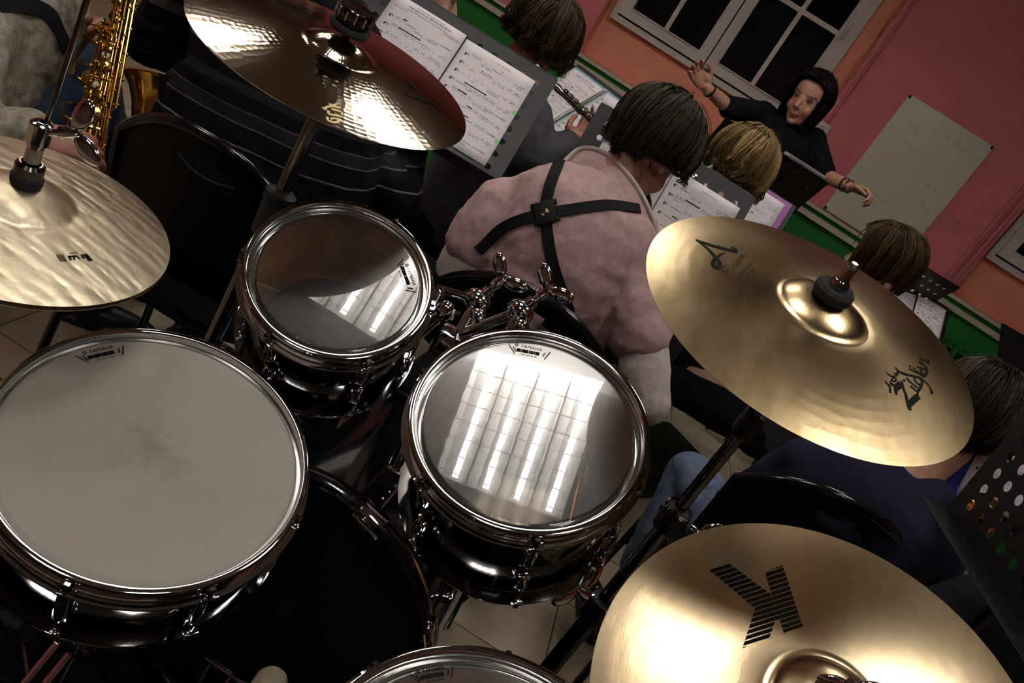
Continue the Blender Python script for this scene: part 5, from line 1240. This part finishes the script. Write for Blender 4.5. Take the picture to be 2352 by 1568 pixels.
# collar: a wide band round the neck with a cream edge
colpx = [(1272, 408, 1.86), (1300, 368, 1.90), (1335, 344, 1.93), (1385, 352, 1.90), (1430, 390, 1.86), (1468, 440, 1.83), (1496, 500, 1.83), (1506, 550, 1.86)]
up_ = smooth3([pd(*q) for q in colpx], 4); nkv = Vector(J['chest'])
g = G(); rings = [[], []]
lowr = [p + (nkv - p).normalized() * .085 + Vector((0, -.012, -.02)) for p in up_]
n_ = len(up_); vs = []
for i in range(n_):
    for j in range(5):
        t = j / 4; q = up_[i].lerp(lowr[i], t) + Vector((0, -.018 * math.sin(math.pi * t), 0)); vs.append(q)
g.add(vs, [(i * 5 + j, (i + 1) * 5 + j, (i + 1) * 5 + j + 1, i * 5 + j + 1) for i in range(n_ - 1) for j in range(4)])
co = g.obj('collar', 'mauve', PK); s_ = co.modifiers.new('s', 'SOLIDIFY'); s_.thickness = .006; s_.offset = 0
G().tube([p + Vector((0, .0, .002)) for p in up_], .0055, 8, flat=1.6).obj('collar_edge', 'collar', PK)

# striped sweater, back towards the drums
J = dict(head=Vector((-.93, 2.02, 1.34)), fwd=(.3, .9, -.2), up=(0, .1, 1), neck=Vector((-.93, 1.93, 1.14)), chest=Vector((-.76, 1.87, .93)), pelvis=Vector((-.71, 1.80, .55)), shL=Vector((-1.06, 1.89, 1.04)), shR=Vector((-.72, 1.88, .95)),
         elL=Vector((-1.16, 1.98, .80)), wrL=Vector((-.90, 2.22, .86)), elR=Vector((-.45, 1.99, .80)), wrR=Vector((-.56, 2.27, .90)), hdL=((.7, .6, .1), (0, .6, -.7), .7, 1., -1), hdR=((-.7, .6, .1), (0, .6, -.7), .7, 1., 1),
         knL=Vector((-.80, 2.24, .50)), knR=Vector((-.35, 2.27, .52)), anL=Vector((-.86, 2.16, .09)), anR=Vector((-.33, 2.30, .09)), toe=(.0, 1, 0))
ST, STs, STM = person('person from behind in a black sweater with grey and purple stripes', J, 'striped', 'darkpants', 'skin', (1., 1.), dict(mat='hair_dark', hang=lambda p: .04, gap=.9, n=250, seed=5), 1.0, w=(.265, .275, .22), dpt=(.15, .145, .14), arm=.066, thigh=.098, disp=((.02, .09), (.008, .03)))

# saxophone player at the left edge
J = dict(head=pd(170, -230, 2.0), fwd=(.85, .5, -.25), up=(.1, .1, 1), neck=pd(95, -110, 1.98), chest=pd(30, 60, 1.93), pelvis=pd(-95, 340, 1.93), shL=pd(150, -40, 2.08), shR=pd(-20, -30, 1.78),
         elL=pd(95, 85, 2.12), wrL=pd(205, 72, 2.03), elR=pd(-110, 300, 1.66), wrR=pd(80, 312, 1.72), hdL=(V3(pd(300, 70, 1.93) - pd(205, 72, 2.03)), V3(pd(250, 130, 1.85) - pd(250, 60, 1.98)), .55, .98, 1), hdR=(V3(pd(215, 340, 1.77) - pd(80, 312, 1.72)), (.45, .75, -.5), .42, 1.0, -1),
         knL=pd(200, 130, 2.22), knR=pd(150, 240, 2.02), anL=Vector((-1.10, 2.2, .09)), anR=Vector((-1.05, 1.95, .09)), toe=(.9, .4, 0))
SX, SXs, SXM = person('saxophone player in a grey-beige knitted sweater and jeans at the left edge', J, 'greyknit', 'jeans_dark', 'skin2', (.55, 1.), dict(mat='hair_dark', hang=lambda p: .02, gap=.9, n=250, seed=6), 1.0, w=(.19, .185, .19), dpt=(.13, .13, .13), arm=.060, thigh=.085, disp=((.022, .06), (.008, .025)), skinvox=.0042)
r_, pts, nr = ribbon([SXs], [(-5, 8), (60, 12), (110, 30), (135, 75), (150, 110)], .034); r_.obj('neck_strap', 'webbing', SX)

# flute player
J = dict(head=pd(1240, 92, 2.64), fwd=(.35, .92, -.15), up=(.12, .1, 1), neck=pd(1205, 205, 2.62), chest=pd(1140, 330, 2.62), pelvis=Vector((-.42, 2.75, .55)), shL=pd(1090, 195, 2.66), shR=pd(1225, 265, 2.56),
         elL=pd(1090, 290, 2.85), wrL=pd(1165, 215, 2.88), elR=pd(1222, 372, 2.52), wrR=pd(1316, 322, 2.62), hdR=(V3(pd(1372, 282, 2.70) - pd(1316, 322, 2.62)), (-.1, .3, .9), .55, 1., -1), hdL=((.8, .2, .3), (0, -1, .2), .6, .95, 1),
         knL=Vector((-.55, 3.2, .52)), knR=Vector((-.22, 3.2, .52)), anL=Vector((-.55, 3.1, .09)), anR=Vector((-.2, 3.1, .09)), toe=(0, 1, 0))
FL, FLs, FLM = person('flute player with wavy brown hair in a slate sweatshirt', J, 'slate', 'darkpants', 'skin2', (1., .96), dict(mat='hair_brown', hang=lambda p: .07, gap=.7, wave=.020, n=1300, seed=8, vol=1.18, shag=2.), 1.02, arm=.050, disp=((.012, .05),))

# blond player
J = dict(head=pd(1692, 388, 2.74), fwd=(.25, .95, -.25), up=(.1, .2, 1), neck=pd(1650, 480, 2.72), chest=pd(1590, 600, 2.72), pelvis=Vector((.36, 2.85, .55)), shL=Vector((.14, 2.83, .98)), shR=Vector((.50, 2.83, .98)),
         elL=Vector((.08, 2.95, .74)), wrL=Vector((.2, 3.1, .85)), elR=Vector((.56, 2.95, .74)), wrR=Vector((.4, 3.1, .85)), knL=Vector((.2, 3.28, .52)), knR=Vector((.52, 3.28, .52)), anL=Vector((.2, 3.18, .09)), anR=Vector((.54, 3.18, .09)), hdL=((.7, .6, .2), (0, -1, 0), .6, .95, 1), hdR=((-.7, .6, .2), (0, -1, 0), .6, .95, -1), toe=(0, 1, 0))
BL, BLs, BLM = person('player with blond bobbed hair seen from behind', J, 'slate', 'darkpants', 'skin3', (1., 1.), dict(mat='hair_blond', hang=lambda p: .075, gap=.55, wave=.016, n=1400, seed=9, vol=1.18, thick=.0021, shag=1.8), 1.0)

# girl with highlighted hair
J = dict(head=pd(2022, 600, 2.74), fwd=(-.86, .40, -.22), up=(.05, .1, 1), neck=pd(1995, 705, 2.74), chest=pd(1920, 820, 2.74), pelvis=Vector((.92, 2.80, .55)), shL=Vector((.82, 2.64, .98)), shR=Vector((.98, 3.0, .98)),
         elL=Vector((.72, 2.6, .76)), wrL=Vector((.60, 2.75, .85)), elR=Vector((.85, 3.08, .76)), wrR=Vector((.62, 2.95, .85)), knL=Vector((.5, 2.72, .52)), knR=Vector((.52, 3.0, .52)), anL=Vector((.52, 2.74, .09)), anR=Vector((.54, 3.0, .09)), hdL=((-.7, .6, .2), (0, -1, 0), .6, .9, 1), hdR=((-.7, .3, .2), (0, -1, 0), .6, .9, -1), toe=(-1, .2, 0))
GI, GIs, GIM = person('girl in profile with straight highlighted brown hair behind the golden crash', J, 'slate', 'darkpants', 'skin3', (1., 1.), dict(mat='hair_high', hang=lambda p: .11, gap=.62, wave=.004, n=1000, seed=10, vol=1.10, fringe=.98), .95, ears=False)

# navy-shirted player on the right
J = dict(head=pd(2212, 972, 1.90), fwd=(.30, .84, -.45), up=(.05, .3, 1), neck=pd(2088, 1098, 1.90), chest=pd(1985, 1170, 1.92), pelvis=Vector((.80, 1.86, .55)), shL=pd(1850, 1060, 1.96), shR=pd(2130, 1150, 1.86),
         elL=pd(1720, 1150, 2.10), wrL=pd(1835, 1055, 2.22), elR=pd(2150, 1290, 1.95), wrR=pd(2185, 1225, 2.1), hdL=(V3(pd(1760, 1050, 2.3) - pd(1835, 1055, 2.22)), (.1, .3, -.9), .95, .95, 1), hdR=((.5, .8, .1), (-.8, .5, 0), .8, .95, 1),
         knL=pd(1585, 1090, 2.32), knR=pd(1800, 1180, 2.45), anL=pd(1465, 1300, 2.30), anR=pd(1760, 1350, 2.4), toe=(-.2, 1, 0))
NV, NVs, NVM = person('dark-haired player in a navy sweatshirt and blue jeans on the right', J, 'navy', 'jeans', 'skin3', (1., 1.), dict(mat='hair_dark', hang=lambda p: .03, gap=.8, wave=.014, n=1300, seed=12, vol=1.18, tback=2.4, shag=1.6), 1.02, w=(.185, .18, .20), dpt=(.13, .12, .125), arm=.060, thigh=.080, disp=((.014, .06),))

# conductor
J = dict(head=pd(1857, 228, 3.80), fwd=(-.42, -.88, -.16), up=(-.13, -.12, 1), neck=pd(1829, 308, 3.94), chest=pd(1790, 340, 3.93), pelvis=pd(1722, 452, 3.95), shL=pd(1868, 322, 3.93), shR=pd(1752, 262, 3.93),
         elR=pd(1672, 246, 3.86), wrR=pd(1622, 200, 3.76), elL=pd(1893, 402, 3.86), wrL=pd(1953, 430, 3.74), hdR=(V3(pd(1602, 168, 3.74) - pd(1622, 200, 3.76)), (.2, -.9, .2), .55, 1.0, 1), hdL=(V3(pd(1992, 442, 3.70) - pd(1953, 430, 3.74)), (0, -.4, -.9), .75, 1.0, -1),
         toe=(-.1, -1, 0))
pz = J['pelvis']; J.update(knL=Vector((pz.x + .10, pz.y - .02, .50)), knR=Vector((pz.x - .10, pz.y - .02, .50)), anL=Vector((pz.x + .11, pz.y, .09)), anR=Vector((pz.x - .11, pz.y, .09)))
CO, COs, COM = person('conductor standing with both arms spread, black turtleneck and long dark hair', J, 'blackknit', 'darkpants', 'skin', (.47, .47), dict(mat='hair_black', hang=lambda p: .16 if abs((p + math.pi) % (2 * math.pi) - math.pi) > 1.0 else .05, gap=1.02, n=900, seed=13, vol=1.03, fringe=.95, part=(.004, 0)), 1.02, w=(.16, .145, .165), dpt=(.11, .10, .12), arm=.046, disp=((.006, .03),), skinvox=.0034, vox=.007)
g = G(); limb(g, [Vector(J['neck']) + Vector((0, 0, -.03)), Vector(J['neck']) * .65 + (COM @ Vector((0, -.035, -.09))) * .35], [.064, .050]); link('turtleneck', setmat(remesh(g, .006, 2), 'blackknit'), CO)
def band(root, wr, el, t, r, w, mat, nm):
    c = Vector(wr).lerp(Vector(el), t); M = frame(c, Vector(el) - Vector(wr)); G().lathe([(r, -w), (r + .003, -w), (r + .003, w), (r, w)], 20, M, closed=True).obj(nm, mat, root)
band(CO, J['wrR'], J['elR'], .16, .030, .004, 'webbing', 'hair_tie_bracelet'); band(CO, J['wrL'], J['elL'], .22, .030, .003, 'webbing', 'hair_tie_bracelet'); band(CO, J['wrL'], J['elL'], .06, .028, .004, 'silver', 'bracelet')
G().lathe([(.009, 0), (.0107, .0017), (.009, .0034), (.0073, .0017)], 16, COM @ T((-.083, -.005, -.045)) @ RX(.4) @ RY(1.57), closed=True).obj('earring', 'silver', CO)

# two players half cut off by the top edge
J = dict(head=pd(1002, -24, 3.0), fwd=(.93, .30, -.12), up=(.05, .05, 1), neck=pd(935, 60, 3.0), chest=pd(880, 170, 3.0), pelvis=Vector((-.95, 3.1, .55)), shL=Vector((-1.1, 3.28, 1.0)), shR=Vector((-.88, 2.95, 1.0)), elR=Vector((-.74, 2.98, .78)), elL=Vector((-.95, 3.35, .78)))
person('player in profile with dark hair cut off by the top edge of the picture', J, 'slate', None, 'skin3', (.5, .5), dict(mat='hair_black', hang=lambda p: .02, gap=1.3, n=400, seed=14, fringe=.7), .98)
J = dict(head=pd(960, -190, 3.55), fwd=(-.5, .8, -.2), up=(0, 0, 1), neck=pd(900, -80, 3.55), chest=pd(842, 28, 3.5), pelvis=Vector((-1.25, 3.6, .55)), shL=pd(800, -70, 3.55), shR=pd(935, -15, 3.5), elL=pd(745, 70, 3.5), elR=pd(880, 95, 3.4))
person('player in a lime green top glimpsed between the crash and the sheet music', J, 'lime', None, 'skin', (.5, .5), dict(mat='hair_dark', hang=lambda p: .05, gap=.8, n=200, seed=15), 1.0, disp=((.03, .05),))
# ------------------------------------------------------------------ instruments, cases and other things
def sax(label, top, bot, bell, face, s=1., neck_to=None, bl=1.):
    """top/bot: ends of the body tube, bell: direction from the bow to the bell, face: side the keys sit on"""
    top, bot = Vector(top), Vector(bot); ax = (top - bot).normalized(); L = (top - bot).length; bd = Vector(bell); bd = (bd - ax * bd.dot(ax)).normalized(); fd = Vector(face); fd = (fd - ax * fd.dot(ax)).normalized()
    root = thing('saxophone', label, 'saxophone', T(bot), 'saxophones'); O = bot
    def Q(t, r=0., a=0., b=0.): return ax * (t * L) + fd * (r * math.cos(a)) + bd * (r * math.sin(a)) + bd * b
    r0, r1 = .012 * s, .031 * s
    G().tube([Q(t) for t in np.linspace(1, 0, 14)], [r0 + (r1 - r0) * (1 - t) for t in np.linspace(1, 0, 14)], 18).obj('body_tube', 'brass', root)
    R = .056 * s; arc = [Q(0) + bd * (R - R * math.cos(a)) - ax * (R * math.sin(a)) for a in np.linspace(0, math.pi, 12)]
    G().tube(arc, list(np.linspace(r1, .036 * s, 12)), 18).obj('bow', 'brass', root)
    be = arc[-1]; G().tube([be + ax * q * s * bl for q in (0, .08, .17, .24, .29, .315, .325)], [.036 * s, .040 * s, .046 * s, .054 * s, .066 * s, .077 * s, .080 * s], 24, False).obj('bell', 'brass', root)
    G().lathe([(.079 * s, -.003), (.082 * s, 0), (.079 * s, .003)], 30, frame(be + ax * .325 * s * bl, ax), closed=True).obj('bell_rim', 'brass', root)
    for t in (.02, .3, .62, .97): G().lathe([(r0 + (r1 - r0) * (1 - t) + .001, -.006 * s), (r0 + (r1 - r0) * (1 - t) + .004 * s, -.004 * s), (r0 + (r1 - r0) * (1 - t) + .004 * s, .004 * s), (r0 + (r1 - r0) * (1 - t) + .001, .006 * s)], 20, frame(Q(t), ax)).obj('tube_ring', 'brass', root)
    rs = random.Random(5)
    for a, t0, t1 in ((.35, .05, .95), (.62, .12, .90), (.90, .08, .82), (-.45, .10, .70), (1.25, .3, .98), (.1, .2, .97), (-.25, .06, .6)):
        rr = lambda t: r0 + (r1 - r0) * (1 - t) + .013 * s
        G().tube([Q(t0, rr(t0), a), Q(t1, rr(t1), a)], .0026 * s, 8).obj('key_rod', 'brass', root)
        for t in np.linspace(t0 + .02, t1 - .02, 6): G().tube([Q(t, rr(t) - .012 * s, a), Q(t, rr(t) + .002, a)], .0022 * s, 6).ell(Q(t, rr(t) + .003 * s, a), (.0036 * s,) * 3, None, 8, 6).obj('post', 'brass', root)
    for k in range(11):
        t = .07 + .082 * k; a = (-.05, -.75, .1)[k % 3]; rb = r0 + (r1 - r0) * (1 - t); d = (fd * math.cos(a) + bd * math.sin(a)); cr = (.021 - .0011 * k) * s
        M = frame(Q(t, rb + .006 * s, a), d, ax); G().lathe([(0, .006 * s), (cr * .35, .0065 * s), (cr * .9, .0045 * s), (cr, .001), (cr, -.003 * s), (0, -.003 * s)], 18, M).obj('key_cup', 'brass', root)
        G().tube([Q(t, rb + .013 * s, a), Q(t + .012, rb + .016 * s, a + .35), Q(t + .02, rb + .012 * s, .6)], .0022 * s, 6).obj('key_arm', 'brass', root)
        if k % 2: G().lathe([(0, .003), (.0065 * s, .0025), (.0075 * s, 0)], 14, M @ T((cr * 1.3, 0, .004))).obj('pearl', 'white', root)
    for k in range(3):
        t = .22 + .2 * k; rb = r0 + (r1 - r0) * (1 - t); G().tube([Q(t - .05, rb, -1.1), Q(t - .03, rb + .03 * s, -1.1), Q(t + .03, rb + .03 * s, -1.1), Q(t + .05, rb, -1.1)], .002 * s, 6).obj('key_guard', 'brass', root)
    if neck_to is not None:
        nt = Vector(neck_to) - O; G().tube(smooth3([Q(1), Q(1) + ax * .05 * s, Q(1) * .45 + nt * .55 + ax * .09 * s, nt]), list(np.linspace(.0125 * s, .0075 * s, 13)), 12).obj('neck_pipe', 'brass', root)
        d = (nt - Q(1)).normalized(); G().tube([nt - d * .02, nt + d * .05, nt + d * .09 - ax * .01], [.011 * s, .012 * s, .006 * s], 12).obj('mouthpiece', 'plastic', root)
    return root
sax('gold saxophone held by the player in the grey-beige sweater', pd(296, -75, 1.86), pd(196, 372, 1.86), (.75, .65, .0), (.25, -1, .35), 1.12, pd(260, -160, 1.92), .62)
sax('gold saxophone of the pink-shirted player, its lower keys beside the large tom', Vector((.24, 2.20, .90)), pd(1362, 1290, 1.95), (-.5, .8, .1), (.3, -1, .2), .9, Vector((.13, 2.2, 1.05)))
sax('gold saxophone whose neck shows above the mirror-bright crash', pd(850, 85, 2.5), pd(800, 190, 2.5), (.6, .8, 0), (-.3, -1, .1), .6, pd(800, 22, 2.42))
# sling cord to the left saxophone
# flute
f0, f1 = pd(1232, 154, 2.52), pd(1402, 322, 2.62); fx = (f1 - f0).normalized()
fl_ = thing('flute', 'silver flute held across by the player with wavy brown hair', 'flute', T(f0)); D = f1 - f0; Lf = D.length
G().tube([D * 0, D], .0095, 16).obj('body_tube', 'silver', fl_)
for t in (.28, .58, .97): G().lathe([(.0105, -.008), (.0125, -.007), (.0125, .007), (.0105, .008)], 16, frame(D * t, fx)).obj('joint_ring', 'silver', fl_)
upv = Vector((-.2, -.3, .9)); upv = (upv - fx * upv.dot(fx)).normalized(); sd = fx.cross(upv)
for i in range(9):
    t = .36 + .068 * i; M = frame(D * t + upv * .012, upv, fx); G().lathe([(0, .004), (.007, .004), (.0085, .002), (.0085, -.001), (0, -.001)], 14, M).obj('key_cup', 'silver', fl_)
    G().tube([D * t + upv * .014, D * t + upv * .012 + sd * .012], .0016, 6).obj('key_arm', 'silver', fl_)
for o_ in (.0125, -.0115): G().tube([D * .33 + upv * .010 + sd * o_, D * .96 + upv * .010 + sd * o_], .0018, 6).obj('key_rod', 'silver', fl_)
G().ell(D * -.0, (.012, .012, .012)).obj('crown', 'silver', fl_)
# small brass horn in the navy-shirted player's hands
h0, h1 = pd(1838, 1046, 2.20), pd(1735, 1120, 2.26); hx_ = (h1 - h0).normalized()
tp = thing('trumpet', 'brass trumpet in the hands of the navy-shirted player', 'trumpet', T(h0)); D = h1 - h0
G().tube([D * -.6, D * 1.2], .0065, 12).obj('lead_pipe', 'brass', tp); G().tube([D * -.6 + Vector((0, .02, -.03)), D * 1.2 + Vector((0, .02, -.03))], .0065, 12).obj('tuning_slide', 'brass', tp)
for i in range(3):
    c = D * (.15 + .22 * i) + Vector((0, .012, -.02)); G().tube([c + Vector((0, 0, -.055)), c + Vector((0, 0, .05))], .0085, 12).obj('valve_casing', 'silver', tp); G().tube([c + Vector((0, 0, .05)), c + Vector((0, 0, .065))], .003, 8).ell(c + Vector((0, 0, .067)), (.007, .007, .003)).obj('valve_button', 'silver', tp)
G().tube([D * 1.2 + Vector((0, .03, 0)), D * 1.6 + Vector((0, .03, .0)), D * 2.0 + Vector((0, .03, .01)), D * 2.2 + Vector((0, .03, .012))], [.007, .011, .025, .055], 20, False).obj('bell', 'brass', tp)
# bright bell beside the perforated stand at right
bc, bdir = pd(2255, 1172, 1.72), Vector((-.35, -.55, .75)).normalized()
hb = thing('brass_horn', 'polished brass horn bell beside the perforated stand at right', 'horn', T(bc)); M = frame((0, 0, 0), bdir)
G().lathe([(.0, .030), (.018, .028), (.032, .018), (.040, .004), (.0425, -.010), (.043, -.014), (.041, -.014), (.036, -.006)], 40, M).obj('bell_dome', 'brass', hb)
G().lathe([(.042, -.013), (.045, -.014), (.042, -.017)], 40, M, closed=True).obj('bell_rim', 'brass', hb); G().tube([M @ Vector((0, 0, -.01)), M @ Vector((.02, .02, -.12)), M @ Vector((.0, .05, -.2))], [.012, .010, .009], 12).obj('bell_throat', 'brass', hb)
# instrument case on the floor behind the pink-shirted player's chair
ic = thing('instrument_case', 'long black instrument case with steel latches lying on the tiled floor', 'case', T((.66, 2.98, 0)) @ RZ(math.radians(52)))
G().rbox(.62, .26, .10, .02, T((0, 0, .051))).obj('lower_shell', 'plastic', ic); G().rbox(.62, .26, .08, .02, T((0, 0, .142))).obj('lid', 'plastic', ic)
for x in (-.2, .05, .2): G().rbox(.03, .008, .035, .002, T((x, -.132, .10))).obj('latch', 'steel', ic)
G().tube([(-.06, -.132, .09), (-.06, -.16, .09), (.06, -.16, .09), (.06, -.132, .09)], .006, 8).obj('handle', 'rubber', ic)
# black bag at the lower right
bg = thing('gig_bag', 'black padded gig bag standing beyond the ride cymbal at bottom right', 'bag', T((1.02, 1.44, 0)) @ RZ(.35) @ Matrix.Diagonal((1.05, 1.05, 1.06, 1))); g = G()
g.ell((0, 0, .30), (.17, .13, .30)); g.ell((0, 0, .62), (.165, .12, .32)); g.ell((.02, -.08, .50), (.12, .07, .22))
link('bag_body', setmat(remesh(g, .012, 4, disp=[(.02, .09)]), mat_cloth('black_nylon', (.007, .007, .008), .5, 600., .2, sheen=.02)), bg)
G().tube(smooth3([(-.12, -.11, .78), (-.04, -.15, .82), (.04, -.15, .82), (.12, -.12, .78)]), .008, 8, flat=2.).obj('carry_handle', 'webbing', bg)
G().tube(smooth3([(-.16, -.06, .5), (-.10, -.13, .60), (.0, -.155, .64), (.10, -.13, .60)]), .003, 6).obj('zipper', 'steel', bg)
# bass drum pedal
bp_ = thing('bass_drum_pedal', 'chrome bass drum pedal with a felt beater in the shadow under the snare', 'pedal', T((-.10, .98, 0)))
G().rbox(.09, .26, .012, .003, T((0, -.06, .07)) @ RX(.28)).obj('footboard', 'steel', bp_); G().rbox(.11, .32, .008, .002, T((0, -.04, .006))).obj('base_plate', 'blackmetal', bp_)
for x in (-.045, .045): G().tube([(x, .08, .006), (x, .08, .20)], .008, 10).obj('post', 'chrome', bp_)
G().tube([(-.055, .08, .20), (.055, .08, .20)], .006, 10).obj('axle', 'chrome', bp_); bb = pd(616, 1578, 1.16) - Vector((-.10, .98, 0))
G().tube([(0, .08, .20), bb], .003, 8).obj('beater_rod', 'chrome', bp_); MAT['beaterfelt'] = simple('beige_felt', (.42, .37, .27), .95, bump=.4, bscale=500)
G().lathe([(0, -.022), (.018, -.022), (.024, -.012), (.024, .012), (.018, .022), (0, .022)], 22, frame(bb, (0, 1, .1))).obj('beater', 'beaterfelt', bp_)
for i in range(4): G().tube([(0, -.04 + .03 * i, .10), (0, .08, .20)], .0025, 6).obj('chain', 'steel', bp_)
# hi-hat side: music stand legs and bags are black; a second plain chair leg by the hi-hat
